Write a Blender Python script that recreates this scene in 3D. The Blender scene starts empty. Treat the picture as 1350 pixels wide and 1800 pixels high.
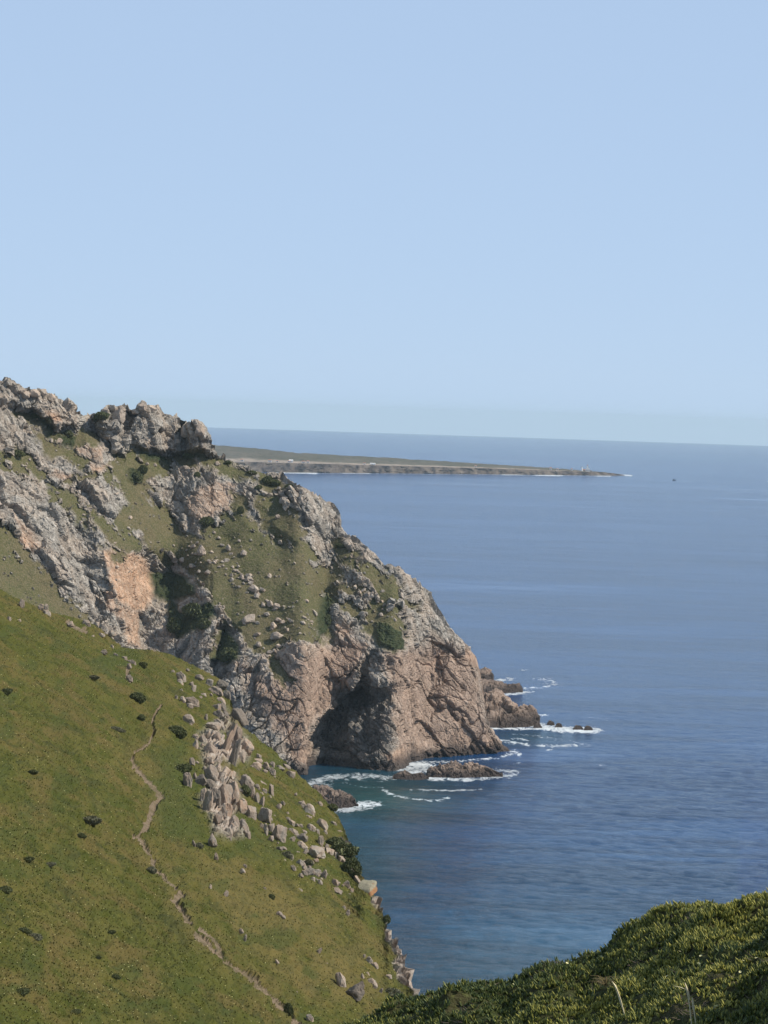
import bpy, math
import numpy as np
from mathutils import Vector, Matrix

rng = np.random.default_rng(7)
scene = bpy.context.scene
C = scene.collection

# ------------------------------------------------------------------ camera
CAM_H = 140.0                      # metres above the sea
W, H, F = 1350.0, 1800.0, 6240.0   # photograph size and focal length, in its pixels
R_E = 7.3e6                        # earth radius with refraction
PITCH = -(0.0062 + math.atan(138.6 / F))
ROLL = math.atan(29.0 / 880.0)     # the horizon sinks to the right
cam_d = bpy.data.cameras.new('camera')
cam_d.sensor_fit = 'HORIZONTAL'; cam_d.sensor_width = 36.0
cam_d.lens = 36.0 * F / W
cam_d.clip_start = 0.5; cam_d.clip_end = 200000.0
cam = bpy.data.objects.new('camera', cam_d)
C.objects.link(cam)
cam_rot = Matrix.Rotation(math.pi / 2 + PITCH, 3, 'X') @ Matrix.Rotation(ROLL, 3, 'Z')
cam.matrix_world = Matrix.Translation((0, 0, CAM_H)) @ cam_rot.to_4x4()
scene.camera = cam
RM = np.array(cam_rot)

# ------------------------------------------------------------------ light
SUN_AZ, SUN_EL = math.radians(92), math.radians(42)     # clockwise from the view direction
sun_dir = Vector((math.sin(SUN_AZ) * math.cos(SUN_EL), math.cos(SUN_AZ) * math.cos(SUN_EL), math.sin(SUN_EL)))
world = bpy.data.worlds.new('World'); scene.world = world; world.use_nodes = True
wn = world.node_tree; wn.nodes.clear()
sky = wn.nodes.new('ShaderNodeTexSky'); sky.sky_type = 'NISHITA'; sky.sun_disc = False
sky.sun_elevation = SUN_EL; sky.sun_rotation = SUN_AZ
sky.altitude = 0; sky.air_density = 0.5; sky.dust_density = 0.1; sky.ozone_density = 1.5
bg = wn.nodes.new('ShaderNodeBackground'); bg.inputs['Strength'].default_value = 0.105
wo = wn.nodes.new('ShaderNodeOutputWorld')
# pale marine haze lightens the sky, most near the horizon
tc = wn.nodes.new('ShaderNodeTexCoord'); sp = wn.nodes.new('ShaderNodeSeparateXYZ'); mr = wn.nodes.new('ShaderNodeMapRange')
mr.inputs['From Min'].default_value = 0.0; mr.inputs['From Max'].default_value = 0.9; mr.inputs['To Min'].default_value = 0.84; mr.inputs['To Max'].default_value = 0.55
mx = wn.nodes.new('ShaderNodeMix'); mx.data_type = 'RGBA'; mx.inputs[7].default_value = (3.85, 5.1, 6.95, 1)
wn.links.new(tc.outputs['Generated'], sp.inputs[0]); wn.links.new(sp.outputs[2], mr.inputs['Value']); wn.links.new(mr.outputs[0], mx.inputs['Factor'])
zc = wn.nodes.new('ShaderNodeMath'); zc.operation = 'MAXIMUM'; zc.inputs[1].default_value = 0.012      # the sea horizon dips below eye level
cx = wn.nodes.new('ShaderNodeCombineXYZ')
wn.links.new(sp.outputs[2], zc.inputs[0]); wn.links.new(sp.outputs[0], cx.inputs[0]); wn.links.new(sp.outputs[1], cx.inputs[1]); wn.links.new(zc.outputs[0], cx.inputs[2])
wn.links.new(cx.outputs[0], sky.inputs['Vector'])
wn.links.new(sky.outputs[0], mx.inputs[6])
wn.links.new(mx.outputs[2], bg.inputs['Color']); wn.links.new(bg.outputs[0], wo.inputs['Surface'])
sun_l = bpy.data.lights.new('sun', 'SUN'); sun_l.energy = 4.4; sun_l.angle = math.radians(0.5)
sun_l.color = (1.0, 0.93, 0.83)
sun = bpy.data.objects.new('sun', sun_l); C.objects.link(sun)
sun.rotation_euler = (-sun_dir).to_track_quat('-Z', 'Y').to_euler()
sun.location = (300, 300, 400)
scene.view_settings.view_transform = 'Standard'
scene.view_settings.look = 'None'
scene.view_settings.exposure = 0.25
scene.view_settings.gamma = 1.0
scene.view_settings.use_curve_mapping = False

# ------------------------------------------------------------------ pixels <-> directions
def ray(px, py):
    px = np.asarray(px, float); py = np.asarray(py, float)
    d = np.stack([(px - W / 2) / F, -(py - H / 2) / F, -np.ones_like(px + py)], -1) @ RM.T
    return d / d[..., 1:2]                      # per metre of forward distance

def at(px, py, Y):
    d = ray(px, py)
    return d * np.asarray(Y, float)[..., None] + np.array([0, 0, CAM_H])

def project(P):
    q = (np.asarray(P, float) - np.array([0, 0, CAM_H])) @ RM
    return W / 2 + F * q[..., 0] / -q[..., 2], H / 2 - F * q[..., 1] / -q[..., 2]

def sea_dist(px, py, z=0.0):
    d = ray(px, py); t = d[..., 2]
    # CAM_H + t*Y = z - Y^2/(2R)   (lateral offset ignored)
    a = 1 / (2 * R_E); disc = np.maximum(t * t - 4 * a * (CAM_H - z), 0)
    return (-t - np.sqrt(disc)) / (2 * a)

def interp(pts, x):
    p = np.array(pts, float)
    return np.interp(x, p[:, 0], p[:, 1])

def columns(sil, x0, x1, step, k=2.2):
    """columns across a skyline, closer together where the skyline is steep"""
    x = np.arange(x0, x1, .05); y = interp(sil, x)
    ds = np.maximum(1.0, np.abs(np.gradient(y, x)) / k); ds = np.convolve(np.pad(ds, 40, 'edge'), np.ones(81) / 81, 'valid')
    c = np.cumsum(ds) * .05
    return np.interp(np.arange(0, c[-1], step), c, x)

def sstep(a, b, x):
    t = np.clip((x - a) / (b - a), 0, 1)
    return t * t * (3 - 2 * t)

# ------------------------------------------------------------------ noise
def _hash(ix, iy, iz, s):
    h = (ix.astype(np.int64) * 374761393 + iy.astype(np.int64) * 668265263 + iz.astype(np.int64) * 2147483647 + s * 1274126177) & 0xFFFFFFFF
    h = ((h ^ (h >> 13)) * 1274126177) & 0xFFFFFFFF
    h = ((h ^ (h >> 16)) * 2246822519) & 0xFFFFFFFF
    return ((h ^ (h >> 15)) & 0xFFFFFF) / float(0xFFFFFF)

def vnoise(P, seed=0):
    i = np.floor(P).astype(np.int64); f = P - i
    u = f * f * f * (f * (f * 6 - 15) + 10)
    r = 0
    for dx in (0, 1):
        wx = u[:, 0] if dx else 1 - u[:, 0]
        for dy in (0, 1):
            wy = u[:, 1] if dy else 1 - u[:, 1]
            for dz in (0, 1):
                wz = u[:, 2] if dz else 1 - u[:, 2]
                r = r + wx * wy * wz * _hash(i[:, 0] + dx, i[:, 1] + dy, i[:, 2] + dz, seed)
    return r * 2 - 1

def fbm(P, octv=4, seed=0, gain=0.5, ridged=False):
    a, s, r = 1.0, 0.0, 0
    for k in range(octv):
        n = vnoise(P * 2.03 ** k + 17.3 * k, seed + k)
        r = r + a * ((1 - 2 * np.abs(n)) if ridged else n); s += a; a *= gain
    return r / s

def worley(P, seed=0, jit=0.9):
    i = np.floor(P).astype(np.int64)
    n = len(P)
    f1 = np.full(n, 9.0); f2 = np.full(n, 9.0); idn = np.zeros(n); dv = np.zeros((n, 3))
    for dx in (-1, 0, 1):
        for dy in (-1, 0, 1):
            for dz in (-1, 0, 1):
                cx, cy, cz = i[:, 0] + dx, i[:, 1] + dy, i[:, 2] + dz
                q = np.stack([cx + .5 + jit * (_hash(cx, cy, cz, seed) - .5), cy + .5 + jit * (_hash(cx, cy, cz, seed + 1) - .5),
                              cz + .5 + jit * (_hash(cx, cy, cz, seed + 2) - .5)], 1)
                v = P - q; d = np.sqrt((v * v).sum(1))
                nr = d < f1
                f2 = np.where(nr, f1, np.minimum(f2, d))
                idn = np.where(nr, _hash(cx, cy, cz, seed + 3), idn)
                dv[nr] = v[nr]; f1 = np.where(nr, d, f1)
    return f1, f2, idn, dv

def blocks(P, seed, crack=0.10, depth=0.5, tilt=0.9):
    """broken rock: every cell stands at its own height with its own tilt, joints recessed"""
    f1, f2, idn, dv = worley(P, seed)
    a = idn * 6.283 * 7.0; b = idn * 6.283 * 13.0
    t = dv[:, 0] * np.cos(a) * np.cos(b) + dv[:, 1] * np.sin(a) * np.cos(b) + dv[:, 2] * np.sin(b)
    return (idn - .5) * 1.4 + tilt * t - depth * (1 - sstep(0, crack, f2 - f1)), idn

def poly_sd(px, py, poly):
    """signed pixel distance to a polygon, positive inside"""
    p = np.array(poly, float); q = np.roll(p, -1, 0)
    out = np.full(px.shape, -60.0)
    m = (px > p[:, 0].min() - 60) & (px < p[:, 0].max() + 60) & (py > p[:, 1].min() - 60) & (py < p[:, 1].max() + 60)
    x, y = px[m], py[m]
    d2 = np.full(x.shape, 1e9); ins = np.zeros(x.shape, bool)
    for (ax, ay), (bx, by) in zip(p, q):
        ex, ey = bx - ax, by - ay
        t = np.clip(((x - ax) * ex + (y - ay) * ey) / (ex * ex + ey * ey + 1e-9), 0, 1)
        d2 = np.minimum(d2, (x - ax - t * ex) ** 2 + (y - ay - t * ey) ** 2)
        if ay != by:
            ins ^= ((ay > y) != (by > y)) & (x < (bx - ax) * (y - ay) / (by - ay) + ax)
    d = np.sqrt(d2); out[m] = np.where(ins, d, -d)
    return out

def line_d(px, py, pts):
    p = np.array(pts, float); best = np.full(px.shape, 1e9)
    for (ax, ay), (bx, by) in zip(p[:-1], p[1:]):
        ex, ey = bx - ax, by - ay
        t = np.clip(((px - ax) * ex + (py - ay) * ey) / (ex * ex + ey * ey + 1e-9), 0, 1)
        best = np.minimum(best, (px - ax - t * ex) ** 2 + (py - ay - t * ey) ** 2)
    return np.sqrt(best)

# ------------------------------------------------------------------ mesh helpers
def make_mesh(name, verts, faces, mat=None, attrs=None, smooth=False):
    verts = np.ascontiguousarray(verts, np.float32); faces = np.ascontiguousarray(faces, np.int32)
    k = faces.shape[1]
    me = bpy.data.meshes.new(name)
    me.vertices.add(len(verts)); me.vertices.foreach_set('co', verts.ravel())
    me.loops.add(faces.size); me.loops.foreach_set('vertex_index', faces.ravel())
    me.polygons.add(len(faces))
    me.polygons.foreach_set('loop_start', np.arange(0, faces.size, k, dtype=np.int32))
    me.polygons.foreach_set('loop_total', np.full(len(faces), k, np.int32))
    me.polygons.foreach_set('use_smooth', np.full(len(faces), smooth, bool))
    if attrs:
        for an, av in attrs.items():
            a = me.attributes.new(an, 'FLOAT', 'POINT')
            a.data.foreach_set('value', np.ascontiguousarray(av, np.float32))
    me.update(calc_edges=True); me.validate()
    if mat: me.materials.append(mat)
    return me

def link(name, me, parent=None, **props):
    o = bpy.data.objects.new(name, me); C.objects.link(o)
    if parent: o.parent = parent
    for k, v in props.items():
        if v is not None: o[k] = v
    return o

def grid_faces(nr, nc):
    r = np.arange(nr - 1)[:, None] * nc + np.arange(nc - 1)[None, :]
    r = r.ravel()
    return np.stack([r, r + 1, r + nc + 1, r + nc], 1)

def grid_normals(G):
    du = np.gradient(G, axis=1); dv = np.gradient(G, axis=0)
    n = np.cross(du, dv); n /= np.linalg.norm(n, axis=-1, keepdims=True) + 1e-9
    return n

# ------------------------------------------------------------------ materials
class NT:
    def __init__(s, name):
        s.m = bpy.data.materials.new(name); s.m.use_nodes = True; s.t = s.m.node_tree; s.t.nodes.clear()
        s.out = s.n('ShaderNodeOutputMaterial'); s.b = s.n('ShaderNodeBsdfPrincipled')
        s.t.links.new(s.b.outputs[0], s.out.inputs['Surface'])
    def n(s, kind, **kw):
        x = s.t.nodes.new(kind)
        for k, v in kw.items(): setattr(x, k, v)
        return x
    def set(s, sock, v):
        if isinstance(v, bpy.types.NodeSocket): s.t.links.new(v, sock)
        elif isinstance(v, (tuple, list)) and len(v) == 3 and sock.type == 'RGBA': sock.default_value = (*v, 1)
        else: sock.default_value = v
    def attr(s, name):
        return s.n('ShaderNodeAttribute', attribute_name=name).outputs['Fac']
    def pos(s):
        return s.n('ShaderNodeNewGeometry').outputs['Position']
    def obj(s):
        return s.n('ShaderNodeTexCoord').outputs['Object']
    def rand(s):
        return s.n('ShaderNodeObjectInfo').outputs['Random']
    def scale(s, v, sc):
        x = s.n('ShaderNodeVectorMath', operation='MULTIPLY'); s.set(x.inputs[0], v); x.inputs[1].default_value = sc; return x.outputs[0]
    def noise(s, vec, sc, det=4, rough=0.55, dist=0.0):
        x = s.n('ShaderNodeTexNoise'); s.set(x.inputs['Vector'], vec); x.inputs['Scale'].default_value = sc
        x.inputs['Detail'].default_value = det; x.inputs['Roughness'].default_value = rough; x.inputs['Distortion'].default_value = dist
        return x.outputs['Fac']
    def math(s, op, a, b=0.0, clamp=False):
        x = s.n('ShaderNodeMath', operation=op, use_clamp=clamp); s.set(x.inputs[0], a); s.set(x.inputs[1], b); return x.outputs[0]
    def ramp(s, f, lo, hi):
        x = s.n('ShaderNodeMapRange', interpolation_type='SMOOTHSTEP'); s.set(x.inputs['Value'], f)
        x.inputs['From Min'].default_value = lo; x.inputs['From Max'].default_value = hi; return x.outputs[0]
    def mix(s, f, a, b, mode='MIX'):
        x = s.n('ShaderNodeMix', data_type='RGBA', blend_type=mode)
        s.set(x.inputs['Factor'], f); s.set(x.inputs[6], a); s.set(x.inputs[7], b); return x.outputs[2]
    def cracks(s, vec, sc, width):
        x = s.n('ShaderNodeTexVoronoi', feature='DISTANCE_TO_EDGE'); s.set(x.inputs['Vector'], vec); x.inputs['Scale'].default_value = sc
        return s.ramp(x.outputs['Distance'], 0.0, width)
    def bump(s, h, strength, dist):
        x = s.n('ShaderNodeBump'); x.inputs['Strength'].default_value = strength; x.inputs['Distance'].default_value = dist
        s.set(x.inputs['Height'], h); s.t.links.new(x.outputs[0], s.b.inputs['Normal'])
    def fin(s, col, rough=0.9, spec=0.2):
        s.set(s.b.inputs['Base Color'], col); s.set(s.b.inputs['Roughness'], rough); s.b.inputs['Specular IOR Level'].default_value = spec
        return s.m

def rock_colour(t, p, sc, orange, dark_sea=None):
    """weathered granite: grey, tan-pink and rusty patches with lichen speckle"""
    n1 = t.noise(p, 0.09 * sc, 5, 0.6); n2 = t.noise(p, 0.7 * sc, 5, 0.65); n3 = t.noise(p, 2.6 * sc, 4, 0.6)
    c = t.mix(t.ramp(n1, .40, .62), (.285, .26, .222), (.32, .262, .205))
    c = t.mix(t.ramp(n2, .50, .72), c, (.49, .445, .38))
    c = t.mix(t.ramp(n2, .48, .30), c, (.165, .143, .122))
    c = t.mix(t.math('MULTIPLY', t.ramp(n3, .55, .72), .5), c, (.14, .125, .105))
    oc = t.mix(t.ramp(n2, .35, .65), (.42, .24, .14), (.46, .32, .22))
    c = t.mix(t.math('MULTIPLY', orange, .85), c, oc)
    return c, n2, n3

def mat_headland():
    t = NT('headland_rock_and_turf'); p = t.pos()
    rock = t.attr('rock'); orange = t.attr('orange'); shrub = t.attr('shrub'); tone = t.attr('tone'); wet_or_shade = t.attr('wet_or_shade'); pink = t.attr('pink')
    c, n2, n3 = rock_colour(t, p, 1.0, orange)
    c = t.mix(t.math('MULTIPLY', pink, .75), c, t.mix(t.ramp(n2, .35, .65), (.25, .165, .118), (.335, .235, .172)))
    tn = t.n('ShaderNodeCombineColor')
    for i in range(3): t.set(tn.inputs[i], tone)
    c = t.mix(1.0, c, tn.outputs[0], 'MULTIPLY')
    c = t.mix(wet_or_shade, c, (.045, .036, .032))
    g1 = t.noise(p, .05, 4, .6); g2 = t.noise(p, .45, 6, .75); g3 = t.noise(p, 2.2, 3, .6)
    g = t.mix(t.ramp(g1, .38, .62), (.076, .080, .026), (.108, .092, .042))
    g = t.mix(t.ramp(g2, .45, .68), g, (.052, .058, .022))
    g = t.mix(t.math('MULTIPLY', t.ramp(g3, .44, .66), .75), g, (.21, .17, .11))
    g = t.mix(shrub, g, t.mix(t.ramp(g2, .4, .6), (.030, .042, .017), (.055, .062, .028)))
    col = t.mix(rock, g, c)
    h = t.math('ADD', t.math('MULTIPLY', n2, .6), t.math('MULTIPLY', n3, .4))
    wp = t.n('ShaderNodeVectorMath', operation='ADD'); t.set(wp.inputs[0], t.scale(p, (1, 1, .8)))
    nv = t.n('ShaderNodeTexNoise'); t.set(nv.inputs['Vector'], p); nv.inputs['Scale'].default_value = .35; t.t.links.new(nv.outputs['Color'], wp.inputs[1])
    h = t.math('ADD', h, t.math('MULTIPLY', rock, t.math('ADD', t.math('MULTIPLY', t.cracks(wp.outputs[0], .22, .07), .40), t.math('MULTIPLY', t.cracks(wp.outputs[0], .75, .12), .10))))
    t.bump(h, .9, 1.0)
    return t.fin(col, .92, .15)

def mat_boulder(name, base=1.0, warm=0.0, sc=1.0):
    t = NT(name); p = t.obj(); r = t.rand()
    off = t.n('ShaderNodeVectorMath', operation='ADD'); t.set(off.inputs[0], p)
    cb = t.n('ShaderNodeCombineXYZ'); t.set(cb.inputs[0], t.math('MULTIPLY', r, 40)); t.set(cb.inputs[2], t.math('MULTIPLY', r, 90)); t.t.links.new(cb.outputs[0], off.inputs[1])
    q = off.outputs[0]
    n1 = t.noise(q, .9 * sc, 4, .6); n2 = t.noise(q, 3.5 * sc, 5, .65); n3 = t.noise(q, 14 * sc, 3, .6)
    b = base
    c = t.mix(t.ramp(n1, .4, .65), (.47 * b, .42 * b, .345 * b), (.50 * b, .415 * b, .325 * b))
    c = t.mix(t.math('MULTIPLY', t.ramp(n2, .5, .72), .8), c, (.22 * b, .20 * b, .165 * b))
    c = t.mix(t.math('MULTIPLY', t.ramp(n3, .50, .68), .75), c, (.14 * b, .13 * b, .10 * b))
    if warm: c = t.mix(t.math('MULTIPLY', t.ramp(n1, .3, .6), warm), c, (.46 * b, .285 * b, .18 * b))
    c = t.mix(t.math('MULTIPLY', t.ramp(r, .0, 1.), .6), c, (.25 * b, .205 * b, .165 * b))
    t.bump(t.math('ADD', t.math('MULTIPLY', n2, .6), t.math('MULTIPLY', n3, .3)), .7, .12)
    return t.fin(c, .93, .15)

def mat_hillside():
    t = NT('ice_plant_turf'); p = t.pos()
    rock = t.attr('rock'); dry = t.attr('dry'); lush = t.attr('lush')
    a = t.noise(t.scale(p, (1, .35, 1)), .10, 5, .6); b = t.noise(t.scale(p, (1, .45, 1)), .55, 6, .75); c3 = t.noise(p, 4.5, 4, .7)
    g = t.mix(t.ramp(a, .36, .64), (.072, .075, .017), (.094, .085, .023))
    g = t.mix(t.ramp(b, .44, .62), g, (.050, .058, .011))
    pt = t.noise(t.scale(p, (1, .4, 1)), .22, 5, .7, .5); pt2 = t.noise(t.scale(p, (1, .4, 1)), .33, 5, .7, .5)
    g = t.mix(t.math('MULTIPLY', t.ramp(pt, .47, .64), .75), g, (.112, .084, .030))
    g = t.mix(t.math('MULTIPLY', t.ramp(pt2, .52, .66), .8), g, (.038, .045, .015))
    g = t.mix(t.math('MULTIPLY', t.ramp(c3, .5, .7), .4), g, (.145, .130, .034))
    g = t.mix(t.math('MULTIPLY', t.ramp(c3, .46, .30), .5), g, (.032, .034, .010))
    g = t.mix(t.math('MULTIPLY', dry, .75), g, t.mix(t.ramp(b, .4, .6), (.135, .105, .035), (.105, .088, .032)))
    g = t.mix(t.math('MULTIPLY', lush, .75), g, (.050, .064, .017))
    k, n2, n3 = rock_colour(t, p, 3.0, t.math('MULTIPLY', rock, .25))
    g = t.mix(rock, g, k)
    t.bump(t.math('ADD', t.math('MULTIPLY', b, .5), t.math('MULTIPLY', c3, .5)), .6, .25)
    return t.fin(g, .95, .05)

def mat_path():
    t = NT('trodden_earth'); p = t.pos()
    a = t.noise(p, .7, 4, .6); b = t.noise(p, 5, 4, .7)
    c = t.mix(t.ramp(a, .4, .6), (.175, .13, .085), (.115, .09, .05))
    c = t.mix(t.ramp(b, .52, .72), c, (.27, .21, .15))
    c = t.mix(t.math('MULTIPLY', t.ramp(b, .46, .3), .7), c, (.085, .075, .035))
    t.bump(b, .6, .15)
    return t.fin(c, .95, .1)

def mat_leaf(name, dark, mid, tip, spec=.12):
    t = NT(name); tone = t.attr('tone'); tipf = t.attr('tip')
    c = t.mix(t.ramp(tone, .15, .75), dark, mid)
    c = t.mix(t.math('MULTIPLY', tipf, t.ramp(tone, .3, 1.0)), c, tip)
    return t.fin(c, .6, spec)

def mat_plain(name, col, rough=.8, spec=.2, var=.0):
    t = NT(name)
    if var:
        n = t.noise(t.obj(), 6, 4, .6)
        col = t.mix(t.math('MULTIPLY', t.ramp(n, .4, .7), var), col, tuple(x * .6 for x in col))
    return t.fin(col, rough, spec)

def mat_sea():
    t = NT('sea_water'); p = t.pos()
    foam = t.attr('foam'); shallow = t.attr('shallow')
    fine = t.noise(t.scale(p, (.7, .45, 1)), 1.1, 6, .74)
    mid = t.noise(t.scale(p, (.40, .34, 1)), .20, 4, .6)
    slick = t.noise(t.scale(p, (.20, 1, 1)), .0085, 6, .66, .8)
    slick2 = t.noise(t.scale(p, (.16, 1, 1)), .0011, 4, .55, .5)
    calm = t.math('MULTIPLY', t.ramp(slick, .53, .64), t.ramp(slick2, .38, .58), True)
    ruf = t.ramp(t.math('ADD', t.noise(t.scale(p, (.35, 1, 1)), .020, 6, .75), t.math('MULTIPLY', t.math('SUBTRACT', t.noise(t.scale(p, (.25, 1, 1)), .0035, 5, .7), .5), .8)), .38, .62)
    gust = t.noise(t.scale(p, (.3, 1, 1)), .0016, 4, .6, .4)
    deep = t.mix(t.ramp(gust, .35, .65), (.004, .043, .145), (.006, .053, .170))
    col = t.mix(shallow, deep, (.010, .072, .070))
    f1 = t.noise(t.scale(p, (1.0, .35, 1)), .30, 7, .78, .8)
    fm = t.ramp(t.math('ADD', foam, t.math('MULTIPLY', t.math('SUBTRACT', f1, .5), 3.0)), .50, .95)
    fm = t.math('MULTIPLY', fm, t.ramp(foam, .04, .3))
    col = t.mix(fm, col, (.72, .76, .76))
    t.set(t.b.inputs['Base Color'], col)
    t.set(t.b.inputs['Roughness'], t.math('ADD', t.math('MULTIPLY', fm, .5), .12))
    t.b.inputs['IOR'].default_value = 1.333; t.b.inputs['Specular IOR Level'].default_value = .27
    hgt = t.math('ADD', t.math('MULTIPLY', fine, 1.0), t.math('MULTIPLY', mid, 2.6))
    bp = t.n('ShaderNodeBump'); bp.inputs['Distance'].default_value = 4.0
    t.set(bp.inputs['Strength'], t.math('SUBTRACT', t.math('ADD', .55, t.math('MULTIPLY', ruf, .45)), t.math('MULTIPLY', calm, .40)))
    t.set(bp.inputs['Height'], hgt); t.t.links.new(bp.outputs[0], t.b.inputs['Normal'])
    return t.m

def mat_cape():
    t = NT('low_cape'); p = t.pos()
    cl = t.attr('cliff'); st = t.attr('strip')
    a = t.noise(t.scale(p, (1, .4, 1)), .010, 5, .6); b = t.noise(t.scale(p, (1, .3, 1)), .05, 4, .65)
    g = t.mix(t.ramp(a, .4, .6), (.085, .078, .050), (.115, .098, .068))
    g = t.mix(t.ramp(b, .5, .68), g, (.052, .052, .034))
    s = t.mix(t.ramp(b, .42, .62), (.33, .265, .205), (.19, .155, .115))
    k = t.mix(t.ramp(b, .4, .6), (.022, .018, .018), (.075, .058, .05))
    c = t.mix(st, g, s); c = t.mix(cl, c, k)
    return t.fin(c, .95, .1)

M_HEAD = mat_headland(); M_HILL = mat_hillside(); M_PATH = mat_path(); M_SEA = mat_sea(); M_CAPE = mat_cape()
M_B_GREY = mat_boulder('grey_boulder', .80, .38); M_B_TAN = mat_boulder('tan_boulder', .76, .7); M_B_DARK = mat_boulder('dark_boulder', .55, .1)  # dark_boulder: shade on some blocks is put into their darker colour
M_B_FAR = mat_boulder('headland_stone', 1.0, .3, .35)

# ================================================================== SEA
def build_sea():
    az = np.concatenate([np.radians(np.arange(-180, -7, 3.0)), np.radians(np.arange(-7, 7, .066)), np.radians(np.arange(7, 180.1, 3.0))])
    r = np.concatenate([np.geomspace(40, 780, 20), np.arange(790, 1230, 2.4), np.arange(1230, 2000, 2.8),
                        np.geomspace(2000, 7600, 110)[:-1], np.arange(7600, 9700, 18.0), np.geomspace(9700, 50500, 90)])
    A, Rr = np.meshgrid(az, r)
    G = np.stack([Rr * np.sin(A), Rr * np.cos(A), -Rr ** 2 / (2 * R_E)], -1).reshape(-1, 3)
    near = (Rr.ravel() > 600) & (Rr.ravel() < 3200)
    Q = G[near]; Q0 = Q * 0; Q0[:, 0] = Q[:, 0] / 5.5 + .2 * Q[:, 1] / 5.5; Q0[:, 1] = Q[:, 1] / 5.4 - .1 * Q[:, 0] / 5.4
    G[near, 2] += ((.26 + .10 * sstep(-.5, .5, fbm(Q0 / 9, 2, 403))) * fbm(Q0, 2, 401, .6)) * (1 - sstep(1050, 2000, Rr.ravel()[near]))
    vis = (G[:, 1] > 700)
    px = np.full(len(G), -999.0); py = np.full(len(G), -999.0)
    px[vis], py[vis] = project(G[vis])
    foam = np.zeros(len(G))
    # strokes of broken water: points, half height in px, strength
    ST = [([(545, 1382), (560, 1372), (590, 1365), (640, 1366)], 6, .75), ([(552, 1388), (580, 1380)], 5, .6),
          ([(632, 1362), (690, 1368), (720, 1366)], 4, .75), ([(640, 1368), (680, 1372)], 3, .5),
          ([(712, 1350), (730, 1346), (745, 1345)], 8, .95), ([(718, 1360), (745, 1354), (758, 1348)], 6, .9),
          ([(740, 1341), (800, 1338), (870, 1333)], 2.5, .65), ([(755, 1368), (830, 1370), (900, 1362)], 4, .85),
          ([(870, 1352), (905, 1358), (895, 1364)], 4, .7), ([(725, 1388), (790, 1390), (845, 1388)], 1.8, .75),
          ([(600, 1375), (640, 1384), (670, 1384)], 1.6, .6), ([(672, 1385), (685, 1396), (710, 1402), (765, 1408), (790, 1402)], 2.2, .7),
          ([(595, 1423), (625, 1418), (655, 1414)], 7, .95), ([(640, 1412), (665, 1416)], 4, .5),
          ([(850, 1279), (900, 1281), (940, 1280)], 3, .85), ([(935, 1274), (960, 1279), (1000, 1283), (1045, 1284)], 6, .95),
          ([(905, 1290), (960, 1296), (1030, 1310)], 2.5, .5), ([(880, 1302), (920, 1308), (960, 1311), (1035, 1310)], 2.8, .7),
          ([(900, 1298), (925, 1300)], 2.5, .65), ([(965, 1318), (1000, 1312)], 2, .5),
          ([(845, 1199), (870, 1197), (900, 1193)], 3, .8), ([(860, 1203), (895, 1205)], 2, .6), ([(880, 1221), (910, 1219), (932, 1216)], 2.6, .85),
          ([(842, 1219), (855, 1219)], 1.5, .7), ([(940, 1193), (965, 1193), (978, 1203), (950, 1209), (925, 1210)], 2.6, .62),
          ([(960, 1196), (975, 1204)], 6, .5), ([(940, 1256), (960, 1257)], 2.5, .7), ([(900, 1178), (930, 1178)], 1.2, .5),
          ([(1040, 1262), (1068, 1264)], 3, .45), ([(834, 1169), (842, 1169)], 1.2, .7), ([(885, 1330), (905, 1320), (912, 1326)], 3, .7),
          ([(1040, 1345), (1065, 1345)], 1.4, .5), ([(890, 1345), (915, 1341)], 1.3, .55),
          ([(480, 830), (540, 831), (555, 832)], 2.0, .95), ([(560, 832), (700, 833), (830, 834)], .8, .55), ([(600, 831.5), (650, 832)], 1.2, .8),
          ([(840, 834), (900, 835), (1060, 837)], .9, .6), ([(885, 834), (915, 834)], 1.6, .9), ([(940, 835), (985, 836)], 1.6, .85),
          ([(1072, 834), (1090, 835), (1110, 836)], 1.5, .9), ([(1050, 837), (1075, 837)], 1.2, .8)]
    for pts, hw, st in ST:
        p = np.array(pts, float)
        m = (px > p[:, 0].min() - 60) & (px < p[:, 0].max() + 60) & (py > p[:, 1].min() - 30) & (py < p[:, 1].max() + 30)
        k = 2.6                                              # foam lies flat: wider across than along the view
        d = line_d(px[m] / k, py[m], [(a / k, b) for a, b in pts])
        foam[m] = np.maximum(foam[m], st * (1 - sstep(0.25, 1.9, d / hw)))
    shal = np.zeros(len(G))
    m = (px > 300) & (px < 1300) & (py > 1100)
    x, y = px[m], py[m]
    s = 1.0 * np.exp(-(((x - 640) / 190) ** 2 + ((y - 1400) / 70) ** 2))
    s = np.maximum(s, .75 * np.exp(-(((x - 600) / 190) ** 2 + ((y - 1520) / 150) ** 2)))
    s = np.maximum(s, .55 * np.exp(-(((x - 930) / 90) ** 2 + ((y - 1296) / 18) ** 2)))
    s = np.maximum(s, .62 * np.exp(-(((x - 850) / 600) ** 2 + ((y - 1760) / 260) ** 2)))
    shal[m] = np.clip(s, 0, 1)
    f = grid_faces(len(r), len(az))
    f = f[:, ::-1]
    me = make_mesh('sea', G, f, M_SEA, {'foam': foam, 'shallow': shal}, True)
    link('sea', me, kind='structure')
build_sea()

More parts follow.
